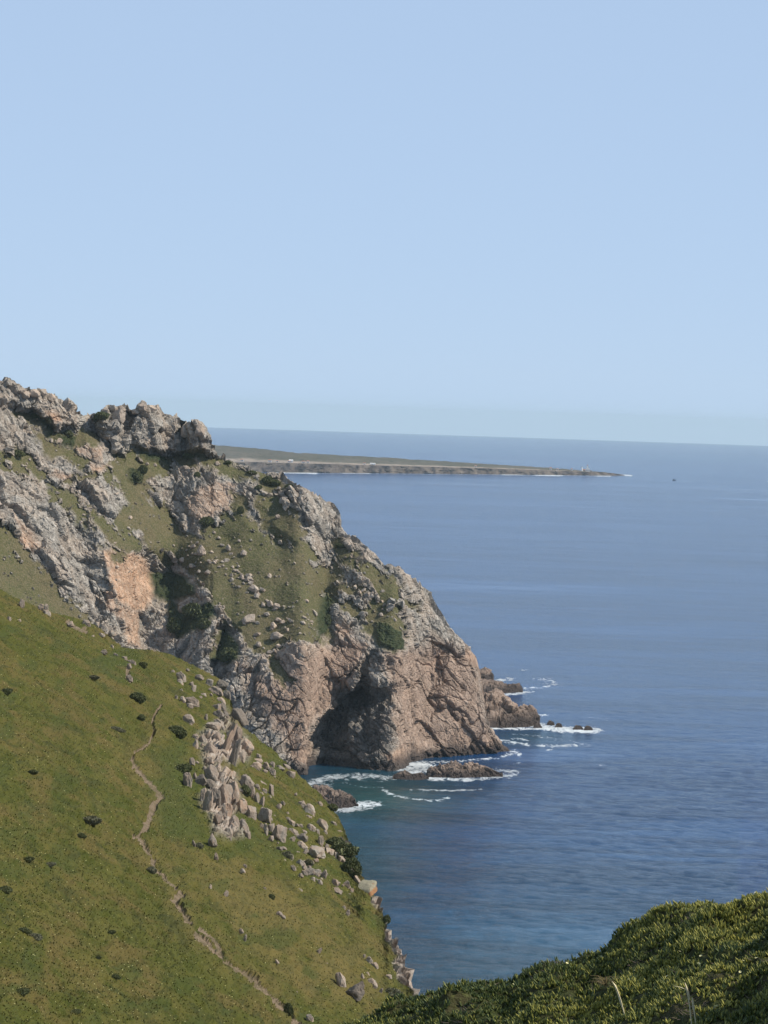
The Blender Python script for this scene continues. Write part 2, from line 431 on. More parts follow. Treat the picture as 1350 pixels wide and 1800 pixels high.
# ================================================================== HEADLAND
SIL = [(-140, 640), (-80, 655), (0, 673), (8, 668), (15, 667), (22, 671), (27, 679), (33, 676), (40, 682), (50, 688), (57, 684), (72, 685), (83, 690), (95, 695),
       (105, 700), (118, 706), (130, 715), (138, 727), (145, 730), (153, 729), (158, 731), (165, 727), (175, 726), (185, 718), (197, 713), (207, 717),
       (215, 714), (225, 717), (235, 720), (245, 712), (252, 709), (262, 713), (275, 711), (282, 720), (290, 728), (297, 728), (305, 733), (313, 742),
       (320, 748), (330, 744), (340, 743), (350, 744), (358, 748), (364, 762), (370, 778), (376, 797), (385, 803), (400, 806), (420, 816), (435, 822),
       (450, 828), (465, 832), (480, 829), (495, 836), (505, 845), (525, 853), (545, 862), (560, 875), (575, 884), (583, 882), (588, 890), (594, 904),
       (597, 922), (603, 932), (615, 943), (630, 950), (645, 962), (660, 973), (668, 985), (672, 995), (680, 992), (700, 996), (708, 1008), (720, 1012),
       (740, 1030), (756, 1043), (760, 1057), (768, 1073), (778, 1088), (788, 1105), (795, 1113), (810, 1126), (825, 1138), (836, 1152), (838.5, 1168),
       (841, 1200), (846, 1230), (850, 1262), (858, 1276), (866, 1292), (880, 1306), (894, 1317), (903, 1325)]
BOT = [(-140, 1130), (0, 1150), (120, 1190), (200, 1220), (300, 1270), (400, 1330), (500, 1378), (535, 1376), (550, 1370), (560, 1362), (580, 1360), (620, 1361), (660, 1362), (690, 1364),
       (708, 1362), (716, 1352), (730, 1345), (750, 1341), (800, 1338), (850, 1334), (880, 1330), (903, 1326)]
GRASS = [  # turf and scrub on the headland; all else is rock
    [(112, 848), (165, 830), (185, 828), (195, 815), (230, 805), (262, 800), (262, 830), (256, 845), (275, 870), (300, 900), (312, 925), (345, 945), (350, 925), (375, 912), (410, 905), (412, 885),
     (430, 905), (450, 925), (480, 950), (500, 952), (530, 955), (545, 975), (575, 1000), (590, 1030), (640, 1020), (640, 1040), (600, 1045), (580, 1050), (572, 1100), (585, 1120), (560, 1130),
     (520, 1125), (470, 1150), (440, 1140), (420, 1110), (400, 1095), (380, 1075), (372, 1050), (352, 1025), (335, 1008), (318, 990), (300, 975), (270, 955), (225, 940), (195, 930), (215, 900), (222, 870), (200, 850), (168, 838)],
    [(200, 930), (240, 940), (300, 965), (312, 980), (305, 1020), (290, 1000), (262, 975), (230, 968), (195, 965), (180, 960), (165, 930), (120, 905), (95, 880), (80, 850), (100, 850), (140, 880), (180, 910)],
    [(-20, 905), (20, 930), (50, 975), (80, 1000), (105, 1030), (130, 1060), (160, 1100), (200, 1140), (100, 1120), (-20, 1060)],
    [(-20, 790), (40, 790), (70, 812), (85, 840), (60, 850), (20, 830), (-20, 815)],
    [(28, 722), (65, 725), (95, 745), (115, 770), (140, 760), (165, 760), (180, 775), (150, 782), (120, 785), (100, 775), (70, 750), (35, 735)],
    [(80, 795), (60, 760), (130, 790), (155, 815), (145, 822), (110, 800)],
    [(200, 790), (240, 790), (290, 800), (330, 805), (350, 815), (330, 835), (300, 828), (262, 838), (230, 830), (205, 812)],
    [(300, 800), (350, 795), (400, 815), (440, 828), (480, 838), (500, 850), (490, 870), (470, 875), (440, 845), (410, 838), (380, 822), (340, 815)],
    [(455, 870), (500, 862), (520, 900), (530, 940), (520, 955), (485, 950), (470, 925), (450, 890)],
    [(405, 870), (425, 872), (440, 895), (425, 905), (408, 895)],
    [(600, 950), (640, 985), (690, 1010), (720, 1045), (730, 1070), (700, 1060), (665, 1050), (640, 1020), (600, 985), (585, 955)],
    [(660, 1050), (700, 1065), (705, 1095), (712, 1130), (690, 1145), (665, 1135), (655, 1110), (640, 1105), (640, 1080)],
    [(575, 1048), (610, 1055), (640, 1075), (625, 1090), (600, 1075), (580, 1060)],
    [(210, 1000), (195, 970), (210, 960), (220, 990)],
    [(380, 1100), (398, 1098), (410, 1150), (420, 1165), (400, 1165), (370, 1160)],
    [(470, 1150), (500, 1165), (520, 1200), (500, 1205), (480, 1180)],
    [(560, 1000), (585, 985), (600, 1000), (590, 1020), (565, 1015)]]
SHRUB = [[(296, 1050), (320, 1075), (345, 1070), (372, 1060), (378, 1080), (355, 1105), (330, 1120), (305, 1125), (292, 1090)], [(262, 1010), (300, 1000), (345, 1030), (350, 1050), (300, 1060), (270, 1050)],
         [(385, 1105), (400, 1105), (425, 1140), (425, 1165), (400, 1172), (365, 1165), (390, 1140)], [(570, 1040), (585, 1060), (575, 1110), (560, 1120), (555, 1080)],
         [(660, 1095), (700, 1110), (712, 1135), (690, 1145), (668, 1138)], [(70, 725), (95, 745), (90, 770), (70, 745)], [(180, 725), (200, 730), (175, 742), (160, 735)],
         [(235, 795), (290, 800), (300, 815), (260, 810)], [(225, 825), (250, 822), (248, 850), (232, 850)], [(100, 760), (135, 770), (130, 790), (105, 780)]]
ORANGE = [([(190, 985), (210, 968), (238, 972), (258, 985), (272, 1015), (272, 1045), (255, 1075), (232, 1075), (205, 1055), (195, 1020)], 1.0), ([(176, 965), (205, 970), (205, 1000), (188, 1000)], .9),
          ([(185, 1035), (205, 1040), (205, 1075), (185, 1070)], .8), ([(200, 1060), (250, 1075), (248, 1145), (225, 1130)], .8), ([(80, 722), (105, 725), (108, 742), (88, 740)], .9),
          ([(155, 815), (190, 818), (165, 840)], .9), ([(95, 828), (135, 835), (125, 845), (85, 842)], .7), ([(130, 780), (185, 782), (180, 815), (130, 800)], .5),
          ([(330, 870), (380, 840), (410, 895), (360, 915), (330, 905)], .55), ([(370, 840), (420, 850), (412, 880), (380, 880)], .5), ([(0, 880), (60, 930), (75, 970), (40, 960)], .55),
          ([(590, 1090), (620, 1110), (612, 1125), (590, 1115)], .7), ([(610, 1130), (650, 1130), (630, 1165), (600, 1190), (580, 1170)], .55), ([(735, 1160), (775, 1155), (770, 1190), (740, 1185)], .45),
          ([(815, 1135), (840, 1150), (838, 1170), (815, 1160)], .9), ([(510, 1320), (545, 1310), (545, 1350), (520, 1345)], .6), ([(670, 1325), (710, 1310), (720, 1340), (690, 1350)], .7), ([(30, 935), (60, 940), (70, 965), (40, 965)], .8),
          ([(440, 1130), (470, 1140), (560, 1130), (640, 1150), (600, 1220), (540, 1280), (480, 1180)], .3)]
PINK = [[(420, 1170), (480, 1200), (520, 1160), (600, 1120), (640, 1130), (640, 1160), (600, 1225), (550, 1280), (540, 1360), (520, 1340), (470, 1260)],
        [(670, 1150), (760, 1130), (840, 1150), (850, 1270), (900, 1320), (800, 1335), (700, 1340), (690, 1230)]]
ANTI = [[(300, 1090), (450, 1090), (470, 1180), (560, 1250), (560, 1380), (380, 1330), (280, 1200)]]     # zone where the beds rise to the right

def build_headland():
    xs = columns(SIL, -140, 903, 1.45)
    nv, nb = 400, 26
    v = np.linspace(0, 1, nv)
    top = interp(SIL, xs); bot = interp(BOT, xs); bot = np.maximum(bot, top + .6)
    PX = np.broadcast_to(xs, (nv, len(xs))).copy()
    PY = bot[None, :] + (top - bot)[None, :] * v[:, None]
    fx, fy = PX.ravel(), PY.ravel()
    P2 = np.stack([fx / 22, fy / 22, np.zeros_like(fx)], 1)
    wob = 9 * fbm(P2, 4, 3, .6); wob2 = 9 * fbm(P2 + 50, 4, 9, .6)
    wx, wy = fx + wob, fy + wob2
    g = np.full(fx.shape, -60.0)
    for p in GRASS: g = np.maximum(g, poly_sd(wx, wy, p))
    P3 = np.stack([fx / 9, fy / 9, np.ones_like(fx)], 1)
    streak = fbm(np.stack([(fx * .62 + fy * .78) / 34, (fx * .78 - fy * .62) / 11, fx * 0], 1), 4, 22, .6)
    rock = 1 - sstep(-4, 4, g + 9 * fbm(P3, 3, 21, .65) - 19 * sstep(.06, .45, streak) + 3)
    rock = np.clip(rock, 0, 1)
    shrub = np.zeros_like(fx)
    for p in SHRUB: shrub = np.maximum(shrub, sstep(-4, 4, poly_sd(wx, wy, p)))
    rock = rock * (1 - shrub)
    orange = np.zeros_like(fx)
    for p, s in ORANGE: orange = np.maximum(orange, s * sstep(-5, 8, poly_sd(fx + wob * .7, fy + wob2 * .7, p)))
    pink = np.zeros_like(fx)
    for p in PINK: pink = np.maximum(pink, sstep(-18, 18, poly_sd(wx, wy, p)))
    anti = np.zeros_like(fx)
    for p in ANTI: anti = np.maximum(anti, sstep(-15, 15, poly_sd(wx, wy, p)))
    # slope of the ground, degrees: rock is steeper than turf, sea cliffs steepest
    low = sstep(0, 60, fy - interp([(-140, 1400), (300, 1250), (420, 1190), (560, 1150), (660, 1130), (760, 1110), (900, 1120)], fx))
    crag = np.maximum(sstep(-6, 10, poly_sd(wx, wy, [(160, 735), (185, 705), (285, 700), (320, 735), (370, 735), (380, 800), (330, 798), (250, 795), (215, 780), (205, 760)])),
                      sstep(-6, 10, poly_sd(wx, wy, [(-30, 660), (60, 670), (140, 720), (145, 750), (95, 755), (60, 720), (-30, 700)])))
    ang = 36 + 9 * rock
    ang = np.maximum(ang, 72 * low + (1 - low) * ang)
    ang = np.maximum(ang, 36 + 32 * crag)
    ang = ang.reshape(PX.shape)
    k = np.hanning(27); k /= k.sum()
    angp = np.pad(ang, ((0, 0), (13, 13)), 'edge')
    ang = sum(k[i] * angp[:, i:i + ang.shape[1]] for i in range(27))
    ang -= 14 * sstep(.93, 1.0, v)[:, None]
    Db = interp([(-140, 1255), (0, 1290), (200, 1335), (300, 1355), (400, 1352), (545, 1352)], xs)
    Ds = sea_dist(xs, bot, -2.0)
    Db = np.where(xs > 545, Ds, Db)
    kk = np.hanning(21); kk /= kk.sum()
    Db = np.convolve(np.pad(Db, 10, 'edge'), kk, 'valid')
    D = np.zeros_like(PX); Z = np.zeros_like(PX)
    D[0] = Db; T = ray(PX, PY)[..., 2]
    Z[0] = CAM_H + T[0] * D[0]
    for i in range(1, nv):
        tn = np.tan(np.radians(ang[i]))
        D[i] = (CAM_H - Z[i - 1] + D[i - 1] * tn) / (tn - T[i])
        Z[i] = CAM_H + T[i] * D[i]
    # even the depth out across columns, at equal height in the view
    yr = np.arange(620, 1400, 2.0); Dr = np.zeros((len(yr), len(xs)))
    for j in range(len(xs)):
        yy = PY[::-1, j]; dd = D[::-1, j]
        Dr[:, j] = np.interp(yr, yy, dd) + np.maximum(yy[0] - yr, 0) * .55 - np.maximum(yr - yy[-1], 0) * .1
    xu = np.arange(-140, 903.5, 1.5); Du = np.array([np.interp(xu, xs, row) for row in Dr])
    ks = np.hanning(39); ks /= ks.sum()
    Dp = np.pad(Du, ((0, 0), (19, 19)), 'edge'); Du = sum(ks[i] * Dp[:, i:i + Du.shape[1]] for i in range(39))
    Dr = np.array([np.interp(xs, xu, row) for row in Du])
    for j in range(len(xs)):
        D[:, j] = np.interp(PY[:, j], yr, Dr[:, j])
    # carved features, metres away from the viewer
    d = np.zeros_like(fx)
    def ridge(x0pts, wl, wr, amp, y0, y1, soft=25):
        """a groove along a line given as y->x: falls over wl px on its left, climbs over wr px on its right"""
        q = np.array(x0pts, float); xc = np.interp(fy, q[:, 1], q[:, 0])
        u = wx * .6 + fx * .4 - xc
        s = np.where(u < 0, 1 - sstep(0, wl, -u), 1 - np.clip(u / wr, 0, 1))
        return amp * s * sstep(y0, y0 + soft, fy) * (1 - sstep(y1 - soft, y1, fy))
    d += ridge([(262, 960), (272, 1000), (270, 1060), (252, 1110), (250, 1160)], 78, 105, 22, 955, 1400, 60)      # gully right of the rusty face
    d += ridge([(120, 900), (150, 1000), (175, 1080)], 40, 40, 9, 880, 1300, 60)
    d += ridge([(372, 1080), (395, 1110), (380, 1170)], 14, 30, 9, 1085, 1260, 30)
    d += ridge([(648, 1200), (606, 1228), (570, 1262), (546, 1300), (543, 1400)], 9, 112, 27, 1196, 1500, 34)
    d += ridge([(656, 1130), (645, 1165), (632, 1200), (620, 1225)], 10, 26, 9, 1135, 1260, 25)     # the sea cave
    d += ridge([(566, 1020), (570, 1080), (580, 1130)], 30, 22, 3.5, 1010, 1160, 40)
    d += ridge([(430, 880), (455, 925), (500, 960)], 24, 30, 3, 870, 980, 30)
    d += ridge([(520, 860), (535, 920), (545, 965)], 24, 20, 3, 850, 990, 30)
    d += ridge([(160, 720), (170, 760), (200, 800)], 26, 20, 9, 700, 830, 25)
    d += ridge([(318, 740), (322, 780), (325, 800)], 12, 10, 9, 735, 800, 15)
    d += ridge([(232, 720), (222, 745), (215, 765)], 12, 14, 7, 712, 775, 15)
    d += ridge([(250, 850), (262, 880), (330, 930)], 30, 22, 2, 835, 945, 20)
    d += ridge([(790, 1120), (770, 1160), (765, 1200), (735, 1300)], 8, 16, 3.0, 1110, 1320, 30)
    d += ridge([(700, 1120), (690, 1150), (700, 1240), (690, 1340)], 30, 30, 2, 1120, 1345, 30)
    d -= 9 * crag
    # outcrops stand out of the turf
    d -= 1.3 * rock * (1 - low)
    d += 5 * fbm(np.stack([fx / 90, fy / 90, np.full_like(fx, 3)], 1), 3, 33)
    D += d.reshape(PX.shape) * sstep(0, .02, v)[:, None]
    # never in front of the near slope's valley; smooth lightly across columns
    G = at(PX, PY, D)
    # carry on over the ridge and down behind
    last = G[-1]; back = []
    for i in range(nb):
        s = 3.0 * (i + 1) ** 1.45
        q = last.copy(); q[:, 1] += s * .9 + 0; q[:, 0] += s * .18 * sstep(500, 840, xs); q[:, 2] -= s * (.30 + .5 * sstep(600, 840, xs)) + .15 * i
        q[:, 2] = np.maximum(q[:, 2], -4)
        back.append(q)
    G = np.concatenate([G, np.array(back)], 0)
    n = grid_normals(G)
    n[..., :] = np.where((n[..., 1:2] * 0 + np.sum(n * (G - np.array([0, 0, CAM_H])), -1, keepdims=True)) > 0, -n, n)
    def ext(a):
        a = a.reshape(nv, len(xs)); return np.concatenate([a, np.repeat(a[-1:], nb, 0)], 0).ravel()
    rock, shrub, orange, pink, anti, low, crag = map(ext, (rock, shrub, orange, pink, anti, low, crag))
    P = G.reshape(-1, 3)
    # joint frames: beds dip to the right in most of the headland, rise to the right in the lower left
    def frame(a, sx, sy, sz):
        ca, sa = math.cos(a), math.sin(a)
        along = P[:, 0] * ca + P[:, 2] * sa; across = -P[:, 0] * sa + P[:, 2] * ca
        return np.stack([along / sx, P[:, 1] / sy, across / sz], 1)
    A = math.radians(-52); B = math.radians(55)
    wn_ = np.stack([fbm(P / 14, 3, 5), fbm(P / 14, 3, 6), fbm(P / 14, 3, 7)], 1) * .45
    ba, ia = blocks(frame(A, 21, 14, 9) + wn_, 11, .06, .5, 1.0)
    bb, ib = blocks(frame(B, 22, 14, 7) + wn_, 12, .06, .5, 1.0)
    sa, ja = blocks(frame(A, 4.2, 3.4, 2.3) + wn_ * 1.6, 13, .13, .6, 1.1)
    sb, jb = blocks(frame(B, 5.0, 3.4, 1.6) + wn_ * 1.6, 14, .13, .6, 1.1)
    tc, jc = blocks(P / 1.35 + wn_ * 2, 15, .15, .5, 1.0)
    big = ba * (1 - anti) + bb * anti; sm = sa * (1 - anti) + sb * anti; tone_id = np.where(anti > .5, jb, ja)
    smooth_face = np.clip(orange * 1.3, 0, 1) * .85 + .62 * low * pink
    bedn = .9 * fbm(P / 11, 3, 47)
    bed = lambda a, w: ((-P[:, 0] * math.sin(a) + P[:, 2] * math.cos(a)) / w + bedn) % 1.0
    ledge = bed(A, 3.4) * (1 - anti) + bed(B, 2.8) * anti - .5            # bedding: each bed stands a little proud of the next
    ledge = ledge * sstep(-.5, .3, fbm(P / 20, 2, 48))
    disp = rock * ((3.0 * big + .72 * sm + .75 * ledge) * (1 - .78 * smooth_face) + .20 * tc * (1 - .5 * smooth_face) + .9 * (1 - .6 * smooth_face) * fbm(P / 12, 4, 41, .5, True) + .9 * crag * big)
    # scattered stones in the turf
    st, sid = blocks(P / 1.9, 16, .12, .0, .6); f1, f2, sid, _ = worley(P / 2.1, 17)
    dens = sstep(.1, .5, fbm(P / 16, 3, 55))
    stone = (sid > (.84 - .34 * dens)) * (1 - sstep(.22, .34, f1)) * (1 - shrub)
    turf = (1 - rock)
    disp += turf * (.55 * fbm(P / 3.2, 4, 44, .6) + stone * .75 + shrub * (1.3 + 1.2 * fbm(P / 2.4, 3, 45, .6, True)))
    rock = np.maximum(rock, stone * .95)
    cf1, cf2, cid, _ = worley(frame(math.radians(-38), 34, 26, 17) + wn_ * 1.2, 19)
    disp -= (.5 + 1.1 * low) * rock * (1 - sstep(0, .045, cf2 - cf1)); disp += 1.6 * rock * low * (cid - .5)
    vd = P - np.array([0, 0, CAM_H]); vd /= np.linalg.norm(vd, axis=1)[:, None]
    disp *= .34 + .66 * np.abs((n.reshape(-1, 3) * vd).sum(1)) ** .8
    disp *= sstep(0, .02, ext(np.repeat(v, len(xs))))
    P = P + n.reshape(-1, 3) * disp[:, None]
    wet_or_shade = (1 - sstep(1.5, 6.5, P[:, 2] + 2.2 * fbm(P / 5, 3, 61))) * .9
    wet_or_shade *= ext((PX.ravel() > 480) * 1.0)
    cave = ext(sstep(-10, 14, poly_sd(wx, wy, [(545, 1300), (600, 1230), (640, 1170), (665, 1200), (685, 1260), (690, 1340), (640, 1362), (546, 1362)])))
    wet_or_shade = np.maximum(wet_or_shade, cave * .5)  # cave recess is painted darker too, as shade rather than damp
    tone = .72 + .50 * tone_id + .12 * (tc > .1)
    G = P.reshape(G.shape)
    f = grid_faces(nv + nb, len(xs))
    me = make_mesh('headland', P, f, M_HEAD, {'rock': rock, 'shrub': shrub, 'orange': orange, 'pink': pink, 'tone': tone, 'wet_or_shade': wet_or_shade})
    link('headland', me, kind='structure')
    return xs, top, bot, G, nv
HX, HTOP, HBOT, HG, HNV = build_headland()

def on_headland(px, py):
    c = int(np.clip(np.searchsorted(HX, px), 0, len(HX) - 1))
    vv = (py - HBOT[c]) / (HTOP[c] - HBOT[c])
    r = int(np.clip(vv * (HNV - 1), 0, HNV - 1))
    return Vector(HG[r, c])

# ================================================================== NEAR HILLSIDE
HSIL = [(-330, 930), (-90, 1010), (-40, 1022), (0, 1036), (30, 1052), (60, 1064), (95, 1078), (130, 1085), (165, 1098), (195, 1120), (215, 1138), (240, 1141), (270, 1143), (300, 1150), (330, 1164), (360, 1180),
        (390, 1196), (404, 1225), (412, 1255), (425, 1275), (455, 1300), (480, 1318), (505, 1345), (530, 1366), (550, 1385), (570, 1404), (588, 1428), (600, 1448), (611, 1474), (622, 1505), (632, 1533),
        (640, 1552), (660, 1578), (672, 1605), (682, 1640), (700, 1672), (712, 1705), (722, 1740), (732, 1768), (760, 1800), (800, 1830)]
PATH = [(284, 1238), (270, 1255), (266, 1270), (270, 1290), (262, 1308), (236, 1325), (233, 1335), (245, 1355), (262, 1372), (275, 1390), (283, 1402), (270, 1420), (262, 1440), (255, 1455), (240, 1470),
        (252, 1480), (262, 1500), (275, 1525), (300, 1555), (320, 1570), (305, 1585), (318, 1600), (335, 1630), (360, 1655), (385, 1680), (430, 1710), (460, 1735), (490, 1760), (510, 1785), (530, 1815)]
PATHW = [(1230, 2.2), (1300, 3), (1330, 4.5), (1360, 6), (1400, 9), (1450, 8.5), (1475, 7), (1500, 5), (1540, 6), (1575, 9), (1600, 6), (1650, 10), (1690, 6.5), (1750, 6.5), (1820, 9)]

def build_hillside():
    xs = np.concatenate([np.arange(-330, -90, 5.0), columns(HSIL, -90, 790, 1.45)])
    nv, nb = 460, 22
    top = interp(HSIL, xs); bot = np.full_like(xs, 1880.0); bot = np.maximum(bot, top + 4)
    v = np.linspace(0, 1, nv) ** .92
    PX = np.broadcast_to(xs, (nv, len(xs))).copy(); PY = bot[None] + (top - bot)[None] * v[:, None]
    fx, fy = PX.ravel(), PY.ravel()
    # the slope is a plane falling to the right (31 degrees), met by the view rays
    rd = ray(PX, PY); b, c = -.58, -.012
    z0 = 88.0 - b * 1.3 - c * 330
    D = (CAM_H - z0) / (b * rd[..., 0] + c - rd[..., 2])
    # rounds off towards the seaward edge
    e = line_d(fx, fy, HSIL).reshape(PX.shape)
    D = D * (1 + .022 * np.exp(-(e / 38) ** 1.5))
    wob = fbm(np.stack([fx / 30, fy / 30, fx * 0], 1), 4, 71, .6); wob2 = fbm(np.stack([fx / 30, fy / 30, fx * 0 + 9], 1), 4, 72, .6)
    wx, wy = fx + 7 * wob, fy + 7 * wob2
    out = sstep(-8, 22, poly_sd(wx, wy, [(345, 1290), (375, 1265), (395, 1240), (415, 1265), (440, 1300), (440, 1335), (415, 1360), (425, 1400), (420, 1440), (440, 1470), (400, 1480), (375, 1470), (355, 1420), (350, 1400), (368, 1370), (350, 1330)]))
    upl = sstep(-10, 40, poly_sd(wx, wy, [(300, 1170), (400, 1190), (450, 1300), (520, 1400), (640, 1560), (600, 1580), (520, 1560), (440, 1500), (360, 1490), (330, 1380), (320, 1300)]))
    d = -5.0 * out - 2.0 * upl
    d += 3.0 * fbm(np.stack([fx / 120, fy / 120, fx * 0], 1), 3, 77)
    pd = line_d(wx * .55 + fx * .45, wy * .55 + fy * .45, PATH)
    pw = interp(PATHW, fy)
    pth = 1 - sstep(.70, 1.15, pd / (pw * .68) + 1.0 * fbm(np.stack([fx / 6, fy / 6, fx * 0], 1), 3, 79))
    pd2 = line_d(wx, wy, [(350, 1630), (372, 1650), (394, 1674)])
    pth = np.maximum(pth, 1 - sstep(2.5, 5, pd2))
    pd3 = line_d(wx, wy, [(120, 1092), (128, 1100), (150, 1112)])
    pth = np.maximum(pth, 1 - sstep(2.5, 4.5, pd3))
    pth = np.maximum(pth, 1 - sstep(3, 5, line_d(wx, wy, [(262, 1142), (285, 1141)])))
    pth = np.maximum(pth, 1 - sstep(2, 4, line_d(wx, wy, [(222, 1172), (226, 1190), (232, 1200)])))
    D = D + d.reshape(PX.shape)
    G = at(PX, PY, D)
    last = G[-1]; back = []
    for i in range(nb):
        s = 1.0 * (i + 1) ** 1.35
        q = last.copy(); q[:, 1] += s * .5; q[:, 2] -= s * 1.1 + .3; back.append(q)
    G = np.concatenate([G, np.array(back)], 0)
    n = grid_normals(G); n = np.where(np.sum(n * (G - np.array([0, 0, CAM_H])), -1, keepdims=True) > 0, -n, n)
    def ext(a):
        a = a.reshape(nv, len(xs)); return np.concatenate([a, np.repeat(a[-1:], nb, 0)], 0).ravel()
    edge = np.zeros_like(fx)
    for p in [[(672, 1592), (690, 1610), (704, 1650), (728, 1700), (740, 1765), (716, 1742), (700, 1722), (690, 1690), (698, 1680), (680, 1650), (678, 1620)], [(650, 1580), (672, 1585), (676, 1605), (660, 1600)], [(598, 1470), (616, 1480), (618, 1500), (604, 1490)]]:
        edge = np.maximum(edge, sstep(-3, 4, poly_sd(wx, wy, p)))
    rock = np.maximum(out * sstep(-.35, .15, wob2 + .25), edge)
    dry = sstep(-8, 40, poly_sd(wx, wy, [(310, 1500), (420, 1490), (560, 1560), (690, 1650), (700, 1760), (560, 1790), (450, 1700), (350, 1600)])) * sstep(-.45, .4, wob + .15)
    dry = np.maximum(dry, .8 * np.exp(-(pd / 26) ** 2) * sstep(-.3, .3, wob2))
    lush = sstep(-10, 20, poly_sd(wx, wy, [(270, 1320), (330, 1290), (340, 1400), (370, 1480), (290, 1480), (265, 1420), (275, 1380)])) * .9
    lush = np.maximum(lush, .8 * sstep(.15, .5, fbm(np.stack([fx / 55, fy / 30, fx * 0 + 4], 1), 3, 83)))
    pth, rock, dry, lush, out = map(ext, (pth, rock, dry, lush, out))
    P = G.reshape(-1, 3)
    bl, idn = blocks(P / np.array([2.2, 2.2, 3.2]) + .5 * fbm(P / 4, 3, 90)[:, None], 91, .1, .5, 1.0)
    sm, _ = blocks(P / .8, 92, .12, .4, .9)
    turf = (1 - rock) * (1 - pth)
    Q = P * np.array([1, .55, 1])
    disp = turf * (.36 * fbm(Q / 1.5, 4, 93, .62) + .20 * fbm(Q / .7, 3, 94, .6) + .10 * fbm(Q / .8, 2, 97, .6, True) + .30 * fbm(Q / 6, 3, 95)) + rock * (.75 * bl + .3 * sm) - pth * (.20 + .10 * fbm(P / .5, 2, 96))
    P = P + n.reshape(-1, 3) * disp[:, None]
    f = grid_faces(nv + nb, len(xs))
    pf = pth[f].mean(1) > .55
    def sub(mask):
        ff = f[mask]; u, inv = np.unique(ff, return_inverse=True)
        return P[u], inv.reshape(ff.shape), u
    vv, ff, u = sub(~pf)
    link('hillside', make_mesh('hillside', vv, ff, M_HILL, {'rock': rock[u], 'dry': dry[u], 'lush': lush[u]}), kind='structure')
    vv, ff, u = sub(pf)
    link('path', make_mesh('path', vv, ff, M_PATH), kind='structure')
    return xs, top, bot, P.reshape(G.shape), nv, n, turf, dry, lush
SX, STOP, SBOT, SG, SNV, SN, STURF, SDRY, SLUSH = build_hillside()

def on_hill(px, py):
    c = int(np.clip(np.searchsorted(SX, px), 0, len(SX) - 1))
    vv = max((py - SBOT[c]) / (STOP[c] - SBOT[c]), 0)
    r = int(np.clip(vv ** (1 / .92) * (SNV - 1), 0, SNV - 1))
    return Vector(SG[r, c])

# ================================================================== ROCKS
def ico(sub):
    import bmesh
    bm = bmesh.new(); bmesh.ops.create_icosphere(bm, subdivisions=sub, radius=1.0)
    v = np.array([x.co[:] for x in bm.verts]); f = np.array([[w.index for w in x.verts] for x in bm.faces]); bm.free()
    return v, f
ICO3, ICO4 = ico(3), ico(4)

def rock_mesh(name, seed, mat, nplanes=13, soft=44, flat=.35, lev=ICO4, rough=.085):
    r = np.random.default_rng(seed); V, Fc = lev
    pl = r.normal(size=(nplanes, 3)); pl /= np.linalg.norm(pl, axis=1)[:, None]
    box = np.array([[1, 0, 0], [-1, 0, 0], [0, 1, 0], [0, -1, 0], [0, 0, 1], [0, 0, -1]], float)
    a = r.normal(size=3) * .6; Rm = np.array(Matrix.Rotation(a[0], 3, 'X') @ Matrix.Rotation(a[1], 3, 'Y') @ Matrix.Rotation(a[2], 3, 'Z'))
    pl = np.concatenate([pl, box @ Rm.T]); dd = np.concatenate([r.uniform(.66, 1.0, nplanes), r.uniform(.72, 1.0, 6)])
    k = np.maximum(V @ pl.T, 1e-3) / dd[None]
    rad = 1.0 / (np.sum(k ** soft, 1) ** (1 / soft))
    P = V * rad[:, None]
    P = P * (1 + rough * fbm(P * 2.2 + seed, 4, seed)[:, None] + .5 * rough * fbm(P * 7 + seed, 2, seed + 3)[:, None])
    bl, _ = blocks(P * 1.9 + seed * 3.1, seed, .07, .55, .5); P = P * (1 + .075 * bl[:, None])
    P[:, 2] = np.where(P[:, 2] < -.55, -.55 + (P[:, 2] + .55) * flat, P[:, 2])
    P /= np.abs(P).max(0)
    return make_mesh(name, P, Fc, mat, None, False)

ROCKS = {'g': [rock_mesh('boulder', 100 + i, M_B_GREY, 12 + i % 5) for i in range(10)], 't': [rock_mesh('boulder', 130 + i, M_B_TAN, 9 + i % 5) for i in range(6)],
         'd': [rock_mesh('boulder', 150 + i, M_B_DARK, 9 + i % 4) for i in range(5)], 'f': [rock_mesh('stone', 170 + i, M_B_FAR, 10 + i % 4) for i in range(8)]}
DF = 1.0
def look(w, h, kind):
    size = 'tiny' if max(w, h) < 6 else 'small' if max(w, h) < 10 else 'middling' if max(w, h) < 17 else 'big'
    form = 'flat' if w > 1.5 * h else 'upright' if h > 1.3 * w else 'blocky'
    return size, form, {'g': 'grey', 't': 'tan', 'd': 'dark', 'f': 'pale'}[kind]
def put_rock(px, py, w, h, kind, name, label, group, surf, tilt=0.0, depth=None, sink=.3):
    if '%' in label: label = label % look(w, h, kind)
    base = surf(px, py + h * .42)
    m = base.y / F
    sx, sz = w * m * .5, h * m * .5
    sy = (depth * m * .5) if depth else (sx + sz) * .5 * rng.uniform(.85, 1.15)
    me = ROCKS[kind][rng.integers(len(ROCKS[kind]))]
    o = link(name, me, label=label, category='boulder' if name != 'stone' else 'stone', group=group)
    p = at(px, py, base.y)
    off = sy * .15
    o.location = (p[0], base.y + off, p[2] - sz * sink)
    o.scale = (sx * 1.12, sy * 1.1, sz * 1.3)
    o.rotation_euler = (rng.normal() * .15, tilt + rng.normal() * .1, rng.normal() * .5)
    return o

